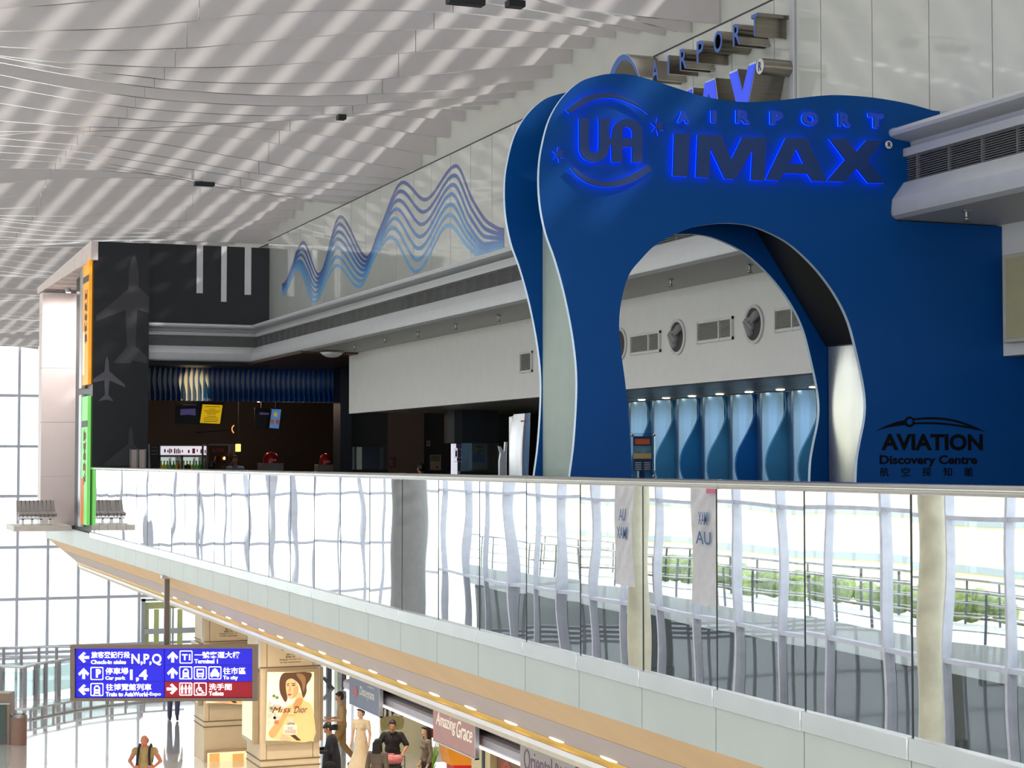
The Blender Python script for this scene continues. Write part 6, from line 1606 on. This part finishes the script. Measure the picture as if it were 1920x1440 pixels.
    if top:
        mb = MB()
        mb.ell(J['che'], (.155 * sw * B + g, .105 * B + g, .17 + g), 16); mb.ell(J['wst'], (.137 * sw * B + g, .103 * B + g, .16), 16); mb.ell(J['pel'] + V(0, 0, .05), (.156 * B + g, .113 * B + g, .11), 16)
        mb.cap(J['che'], J['wst'], .11 * B + g, .10 * B + g); mb.cap(J['wst'], J['pel'] + V(0, 0, .04), .10 * B + g, .11 * B + g)
        mb.cap(J['che'] + V(-.07, 0, .09), J['che'] + V(.07, 0, .09), .086 + g, .086 + g, 12)
        if female: 
            for s in (-1, 1): mb.ell(J['che'] + V(s * .07, .085, -.01), (.065, .055, .06), 10)
        mb.cap(J['nek'] - V(0, 0, .065), J['shl'], .05 + g, .052 + g); mb.cap(J['nek'] - V(0, 0, .065), J['shr'], .05 + g, .052 + g)
        for a in 'lr':
            f = min(1, sleeve); e_ = J['sh' + a].lerp(J['el' + a], f); mb.cap(J['sh' + a], e_, .050 * B + g, .050 * B + g - .010 * f)
            if sleeve > 1: mb.cap(J['el' + a], J['el' + a].lerp(J['wr' + a], min(.97, sleeve - 1)), .040 + g, .028 + g)
        if skirt and skirt[0] == 'coat':
            mb.lathe([(.20 * B, -.02), (.185 * B, .25), (.14, .55)], J['pel'] - V(0, 0, skirt[1]), 20)
        fused('shirt' if not skirt else 'coat', mb, top, t, .012, 3)
    if skirt and skirt[0] == 'dress':
        mb = MB(); pr = [(skirt[2], 0), (skirt[2] * .82, .25), (.20, .62), (.155, .95)]; mb.lathe([(r, .03 + h) for r, h in pr], V(J['pel'].x, J['pel'].y, 0), 24)
        fused('skirt', mb, top, t, .014, 4)
    if bot:
        mb = MB(); mb.ell(J['pel'], (.156 * B + g * .8, .112 * B + g * .8, .12), 16)
        for a in 'lr':
            mb.cap(J['hi' + a], J['kn' + a], .088 * B + g, .060 + g); mb.cap(J['kn' + a], J['an' + a] + V(0, 0, .015), .060 + g, .050 + g)
        fused('trousers', mb, bot, t, .012, 3)
    if shoes:
        for a in 'lr':
            f = J['ft' + a].normalized(); an = J['an' + a]
            mb = MB(); mb.cap(an - V(0, 0, .035) - f * .045, an - V(0, 0, .045) + f * .15, .046, .038); mb.cap(an, an - V(0, 0, .03), .048, .05)
            fused('shoe', mb, shoes, t, .009, 2)
    return t
def cloth(name, rgb, rough=.8): return pm(name, rgb, rough, var=.08, scale=25, bump=.05)
def at(px, py_head, h):
    """floor point below a head seen at (px, py) whose top is h above the lower floor"""
    p = onZ(px, py_head, ZL + h); return Vector((p.x, p.y, ZL))
VA = -YAW                                   # heading that looks straight away from the viewer

# man with backpack, walking towards the viewer, head bowed, thumbs at his straps
l = at(272, 1379, 1.70)
P = dict(hed=V(0, .075, 1.60), hpit=-.55, hyaw=-.15, nek=V(0, .02, 1.46), shl=V(-.20, .01, 1.40), shr=V(.20, .01, 1.40), ell=V(-.33, -.03, 1.17), elr=V(.33, -.03, 1.17), wrl=V(-.20, .12, 1.06), wrr=V(.20, .12, 1.06),
         hdl=V(.8, .3, .2), hdr=V(-.8, .3, .2), pnl=V(0, -1, 0), pnr=V(0, -1, 0), curl=.9, knl=V(-.11, .10, .50), anl=V(-.11, .06, .09), anr=V(.11, -.18, .10), knr=V(.11, -.02, .48))
mbk = person('bald man in a sleeveless olive vest and dark jeans walking forward with a backpack', l, VA + PI, P, 1.74, SKINR, 'fringe', cloth('vest_olive', (176, 152, 104)), cloth('jeans_dark', (44, 44, 64)), pm('shoe_dark', (40, 36, 36), .5), .12, build=1.12, hairm=pm('hair_grey', (130, 118, 110), .6))
t = thing('backpack', 'dark backpack worn by the bald man in the olive vest', 'backpack', l, VA + PI); t.scale = (1.74 / 1.75,) * 3
mb = MB(); mb.ell(V(0, -.235, 1.25), (.15, .075, .22), 16); mb.ell(V(0, -.27, 1.15), (.13, .075, .13), 14); fused('pack_bag', mb, cloth('pack_black', (36, 34, 42)), t, .012, 3)
for s in (-1, 1):
    mb = MB(); mb.tube([V(s * .11, -.16, 1.44), V(s * .12, -.04, 1.515), V(s * .115, .075, 1.46), V(s * .12, .155, 1.30), V(s * .135, .15, 1.13), V(s * .165, .02, 1.04), V(s * .13, -.16, 1.05)], .026, 8); obj('strap', mb, MATS['pack_black'], t, world=False)
mb = MB(); mb.box(-.04, .04, .135, .16, .985, 1.02); obj('belt_buckle', mb, STEEL, mbk, world=False, bevel=.004)

# walker behind the hanging sign: only the legs show
l = gz(325, 1350)
P = dict(knl=V(-.10, .20, .52), anl=V(-.10, .10, .17), ftl=V(0, .8, -.5), knr=V(.10, .02, .50), anr=V(.10, -.06, .09))
person('walker in dark jeans whose legs show under the hanging sign', l, VA + PI + .25, P, 1.74, SKIN2, 'short', cloth('tee_grey', (120, 120, 128)), cloth('jeans_blue', (84, 82, 112)), pm('shoe_dark', (40, 36, 36), .5), .8)

# man in dark suit looking down at his phone, in profile to the left
l = at(622, 1357, 1.70)
P = dict(hed=V(0, .085, 1.60), hpit=-.6, nek=V(0, .03, 1.46), che=V(0, .0, 1.30), ell=V(-.26, .02, 1.13), elr=V(.25, .04, 1.13), wrl=V(-.14, .26, 1.12), wrr=V(.12, .28, 1.14), hdl=V(.2, .9, .1), hdr=V(-.2, .9, .1), pnl=V(.2, 0, 1), pnr=V(-.2, 0, 1), curl=.7, knl=V(-.1, .07, .5))
person('man in a dark suit with head bowed over a phone beside the ad column', l, VA + PI / 2 + .15, P, 1.74, SKIN, 'short', cloth('suit_navy', (34, 36, 46)), cloth('suit_navy_trousers', (30, 31, 40)), pm('shoe_dark', (40, 36, 36), .5), 1.95, skirt=('coat', .22), build=1.08)
ph = thing('phone', 'small pale phone held by the man in the dark suit', 'phone', l, VA + PI / 2 + .15)
mb = MB(); mb.obox(V(.04, .385, 1.155), V(1, 0, 0), V(0, .9, .42), V(0, -.42, .9), .035, .07, .005); obj('phone_body', mb, pm('phone_grey', (90, 92, 100), .3), ph, world=False, smooth=False)
bg_ = thing('shoulder_bag', 'black shoulder bag low at the side of the man in the dark suit', 'bag', l, VA + PI / 2 + .15)
mb = MB(); mb.ell(V(-.33, .06, .80), (.06, .17, .15), 14); fused('bag_body', mb, cloth('bag_black', (26, 26, 30)), bg_, .012, 2)
mb = MB(); mb.tube([V(-.33, -.09, .90), V(-.29, -.06, 1.2), V(-.21, .0, 1.50), V(-.29, .08, 1.2), V(-.33, .20, .90)], .012, 6); obj('bag_strap', mb, MATS['bag_black'], bg_, world=False)

# man in khaki striding left with papers
l = at(641, 1300, 1.76)
P = dict(hed=V(0, .06, 1.64), hpit=-.2, nek=V(0, .02, 1.47), wrl=V(-.17, .30, 1.10), wrr=V(.15, .31, 1.12), ell=V(-.25, -.02, 1.13), elr=V(.25, .0, 1.12), hdl=V(.1, 1, .1), hdr=V(-.1, 1, .1), pnl=V(.5, 0, .9), pnr=V(-.5, 0, .9), curl=.8,
         knl=V(-.10, .20, .53), anl=V(-.10, .22, .10), knr=V(.10, -.03, .49), anr=V(.10, -.30, .15), ftr=V(0, .8, -.5))
person('man in khaki shirt and trousers striding left with papers in his hands', l, VA + PI / 2 + .1, P, 1.78, SKIN, 'short', cloth('shirt_khaki', (168, 146, 108)), cloth('trousers_khaki', (146, 118, 76)), pm('shoe_brown', (88, 62, 46), .5), .95)
t = thing('papers', 'bluish white sheets held by the striding man in khaki', 'papers', l, VA + PI / 2 + .1)
mb = MB(); mb.obox(V(0, .50, 1.17), V(1, 0, 0), V(0, .72, .70), V(0, -.70, .72), .10, .14, .006); obj('sheet', mb, pm('paper_blue_white', (206, 214, 232), .6), t, world=False, smooth=False)
mb = MB(); mb.obox(V(0, .502, 1.15), V(1, 0, 0), V(0, .72, .70), V(0, -.70, .72), .11, .145, .002); obj('folder', mb, pm('folder_grey', (120, 124, 134), .6), t, world=False, smooth=False)
t = thing('belt_pouch', 'dark pouch on the hip of the striding man in khaki', 'pouch', l, VA + PI / 2 + .1)
mb = MB(); mb.box(-.26, -.20, .10, .24, .90, 1.04); obj('pouch_body', mb, MATS['bag_black'], t, world=False, bevel=.015)

# man pushing a luggage trolley towards the viewer
l = at(736, 1351, 1.72)
P = dict(hed=V(0, .06, 1.62), hpit=-.12, ell=V(-.33, .06, 1.18), elr=V(.33, .06, 1.18), wrl=V(-.25, .30, 1.06), wrr=V(.25, .30, 1.06), hdl=V(.1, 1, -.25), hdr=V(-.1, 1, -.25), pnl=V(0, -.2, -1), pnr=V(0, -.2, -1), curl=1.1, knl=V(-.1, .16, .52), anl=V(-.1, .1, .09), anr=V(.1, -.25, .12))
person('man in a black v neck shirt pushing a loaded luggage trolley forward', l, VA + PI, P, 1.74, SKIN, 'short', cloth('tee_black', (30, 30, 34)), cloth('trousers_dark', (44, 42, 46)), pm('shoe_dark', (40, 36, 36), .5), .85, build=1.18)
hdg = VA + PI
tr = thing('luggage_trolley', 'steel luggage trolley pushed by the man in black', 'trolley', l, hdg)
mb = MB(); mb.tube([V(-.30, .40, 1.0), V(.30, .40, 1.0)], .018, 8); obj('push_bar', mb, STEEL, tr, world=False)
mb = MB()
for s in (-1, 1): mb.tube([V(s * .30, .40, 1.0), V(s * .30, .45, .55), V(s * .28, .50, .16), V(s * .24, 1.25, .14)], .016, 8)
for h in (.45, .62, .8): mb.tube([V(-.29, .46, h), V(.29, .46, h)], .010, 6)
obj('trolley_frame', mb, STEEL, tr, world=False)
mb = MB(); mb.box(-.26, .26, .50, 1.25, .13, .155); obj('platform', mb, ALUP, tr, world=False)
for x, y in ((-.24, .55), (.24, .55), (0, 1.2)):
    mb = MB(); mb.lathe([(.065, -.02), (.065, .02)], V(x, y, .065), 16, V(1, 0, 0)); obj('wheel', mb, BLACK, tr, world=False)
def case(name, label, cat, c, h, mat, extra):
    t = thing(name, label, cat, l, hdg); mb = MB(); mb.box(c.x - h.x, c.x + h.x, c.y - h.y, c.y + h.y, c.z - h.z, c.z + h.z); obj('case_shell', mb, mat, t, world=False, bevel=.03)
    mb = MB(); mb.tube([V(c.x - .08, c.y + h.y * .2, c.z + h.z), V(c.x - .07, c.y + h.y * .2, c.z + h.z + .03), V(c.x + .07, c.y + h.y * .2, c.z + h.z + .03), V(c.x + .08, c.y + h.y * .2, c.z + h.z)], .010, 8); obj('case_handle', mb, BLACK, t, world=False)
    mb = MB()
    for k in range(3): mb.box(c.x - h.x + .03, c.x + h.x - .03, c.y + h.y + .001, c.y + h.y + .006, c.z - h.z * .6 + k * h.z * .55, c.z - h.z * .6 + k * h.z * .55 + .02)
    obj('case_ridge', mb, extra, t, world=False)
    return t
case('suitcase', 'large black suitcase at the bottom of the luggage trolley', 'suitcase', V(.03, .92, .40), V(.30, .16, .24), cloth('case_black', (34, 32, 36)), BLACK)
case('suitcase', 'dark green grey suitcase under the pink bag on the trolley', 'suitcase', V(-.04, .70, .64), V(.22, .045, .20), cloth('case_green_grey', (58, 62, 58)), pm('case_trim', (92, 94, 90), .5))
t = thing('holdall', 'crumpled pink bag lying on top of the trolley luggage', 'bag', l, hdg)
mb = MB(); mb.ell(V(0, .66, .97), (.27, .14, .10), 18); mb.ell(V(-.15, .66, .98), (.13, .13, .10), 12); mb.ell(V(.14, .68, .965), (.13, .13, .11), 12); mb.cap(V(-.2, .72, 1.01), V(.2, .70, 1.03), .06, .06); mb.ell(V(0, .60, 1.05), (.05, .03, .03), 8)
fused('bag_body', mb, pm('bag_pink', (214, 132, 140), .7, var=.14, scale=22, bump=.5), t, .012, 2)
mb = MB(); mb.tube([V(-.12, .74, 1.05), V(-.06, .70, 1.10), V(.06, .70, 1.10), V(.12, .74, 1.05)], .014, 8); obj('bag_handle', mb, MATS['bag_pink'], t, world=False)
mb = MB(); mb.tube([V(.26, .62, .98), V(.29, .60, .85), V(.29, .56, .66)], .02, 8); obj('hanging_strap', mb, MATS['bag_pink'], t, world=False)

# long haired woman in grey seen from behind
l = at(708, 1388, 1.58)
person('woman with long black hair and grey cardigan seen from behind, before the trolley', l, VA - .35, dict(wrl=V(-.22, .12, .92), wrr=V(.22, .12, .92)), 1.60, SKIN2, 'long', cloth('cardigan_grey', (112, 102, 96)), cloth('trousers_dark', (44, 42, 46)), pm('shoe_dark', (40, 36, 36), .5), 1.95, True, skirt=('coat', .30), build=1.05)
# woman at the glowing panel
l = at(800, 1364, 1.64)
person('woman with long black hair in a grey and black outfit standing before the glowing panel', l, VA + PI * .62, dict(wrl=V(-.20, .06, .86), wrr=V(.19, .10, .88), hyaw=.2), 1.66, SKIN2, 'long', cloth('blouse_grey', (120, 110, 96)), cloth('skirt_black', (40, 38, 42)), pm('shoe_dark', (40, 36, 36), .5), 1.6, True, build=.86)
# person in a pale long dress further back
l = at(677, 1330, 1.62)
person('person in a long cream dress with dark tied hair behind the striding man', l, VA + PI - .4, dict(hyaw=-.3), 1.64, SKIN2, 'bun', pm('dress_cream', (226, 206, 176), .8, var=.04), None, pm('shoe_pale', (180, 160, 140), .6), .5, True, skirt=('dress', 0, .42))
# pale wall panel with a printed picture, behind the trolley man
YPP = 44.5
t = thing('picture_panel', 'large pale cream green wall panel with a printed picture at its top, behind the trolley', 'panel', (onY(755, 1400, YPP).x, YPP, ZL))
a = onY(714, 1440, YPP); b = onY(797, 1300, YPP)
mb = MB(); mb.box(a.x, b.x, YPP, YPP + .12, ZL, -1.06); obj('panel_board', mb, pm('panel_cream_green', (226, 222, 192), .35, var=.03, scale=1), t, smooth=False)
def pp(name, polys, m, k):
    mb = MB()
    for P in polys: mb.prism(pY([(600 + u / 7.2, 1240 + v / 7.2) for u, v in (smoothpoly(P, 3))], YPP - .003 * k), frY(YPP - .003 * (k - 1)), 0, .003)
    obj(name, mb, m, t, smooth=False)
pp('printed_ground', [[(826, 740), (960, 730), (1120, 760), (1130, 860), (1090, 920), (900, 920), (830, 930)]], pm('print_olive', (172, 166, 112), .4, var=.15, scale=12), 1)
pp('printed_figures', [[(826, 600), (900, 592), (990, 620), (1010, 680), (960, 740), (880, 740), (826, 720)], [(1085, 670), (1115, 680), (1120, 740), (1095, 740)]], pm('print_dark', (44, 46, 52), .4), 2)
pp('printed_highlights', [[(826, 640), (838, 660), (836, 710), (826, 715)], [(868, 650), (888, 646), (896, 700), (884, 742), (866, 735)], [(932, 640), (980, 632), (985, 660), (960, 672), (968, 720), (946, 758), (928, 745)], [(1035, 680), (1085, 676), (1090, 730), (1040, 738)]], pm('print_white', (236, 236, 226), .4), 3)
pp('printed_limbs', [[(900, 770), (960, 745), (1010, 760), (960, 800), (930, 850), (905, 830)], [(1080, 740), (1110, 745), (1100, 800), (1085, 840)]], pm('print_tan', (190, 168, 128), .4), 3)
# upper level: attendant and two guests at the food counter, seen over the handrail
def up(px, py, h, Y=None):
    p = onZ(px, py, h) if Y is None else onY(px, py, Y); return Vector((p.x, p.y, 0.0))
p = onY(447, 856, 36.6); person('attendant in a pale blue shirt behind the food counter', V(p.x, 36.9, 0), PI - .4, None, min(1.74, p.z + .02), SKIN, 'short', cloth('shirt_pale_blue', (150, 172, 206)), cloth('trousers_dark', (44, 42, 46)), pm('shoe_dark', (40, 36, 36), .5), .9)
p = onY(352, 873, 33.2); person('dark haired guest whose head just rises over the handrail before the fridge', V(p.x, 33.2, 0), .2, None, p.z + .01, SKIN, 'short', cloth('tee_black', (30, 30, 34)), cloth('trousers_dark', (44, 42, 46)), pm('shoe_dark', (40, 36, 36), .5), .9, fine=.012)
p = onY(397, 867, 33.4); person('dark haired guest in front of the popcorn cabinet, head above the handrail', V(p.x, 33.4, 0), -.2, None, p.z + .01, SKIN, 'short', cloth('tee_black', (30, 30, 34)), cloth('trousers_dark', (44, 42, 46)), pm('shoe_dark', (40, 36, 36), .5), .9, fine=.012)
p = onY(789, 871, 30.5); person('dark haired guest in front of the tan brown panel, head above the handrail', V(p.x, 30.5, 0), .3, None, p.z + .01, SKIN, 'short', cloth('tee_black', (30, 30, 34)), cloth('trousers_dark', (44, 42, 46)), pm('shoe_dark', (40, 36, 36), .5), .9, fine=.012)
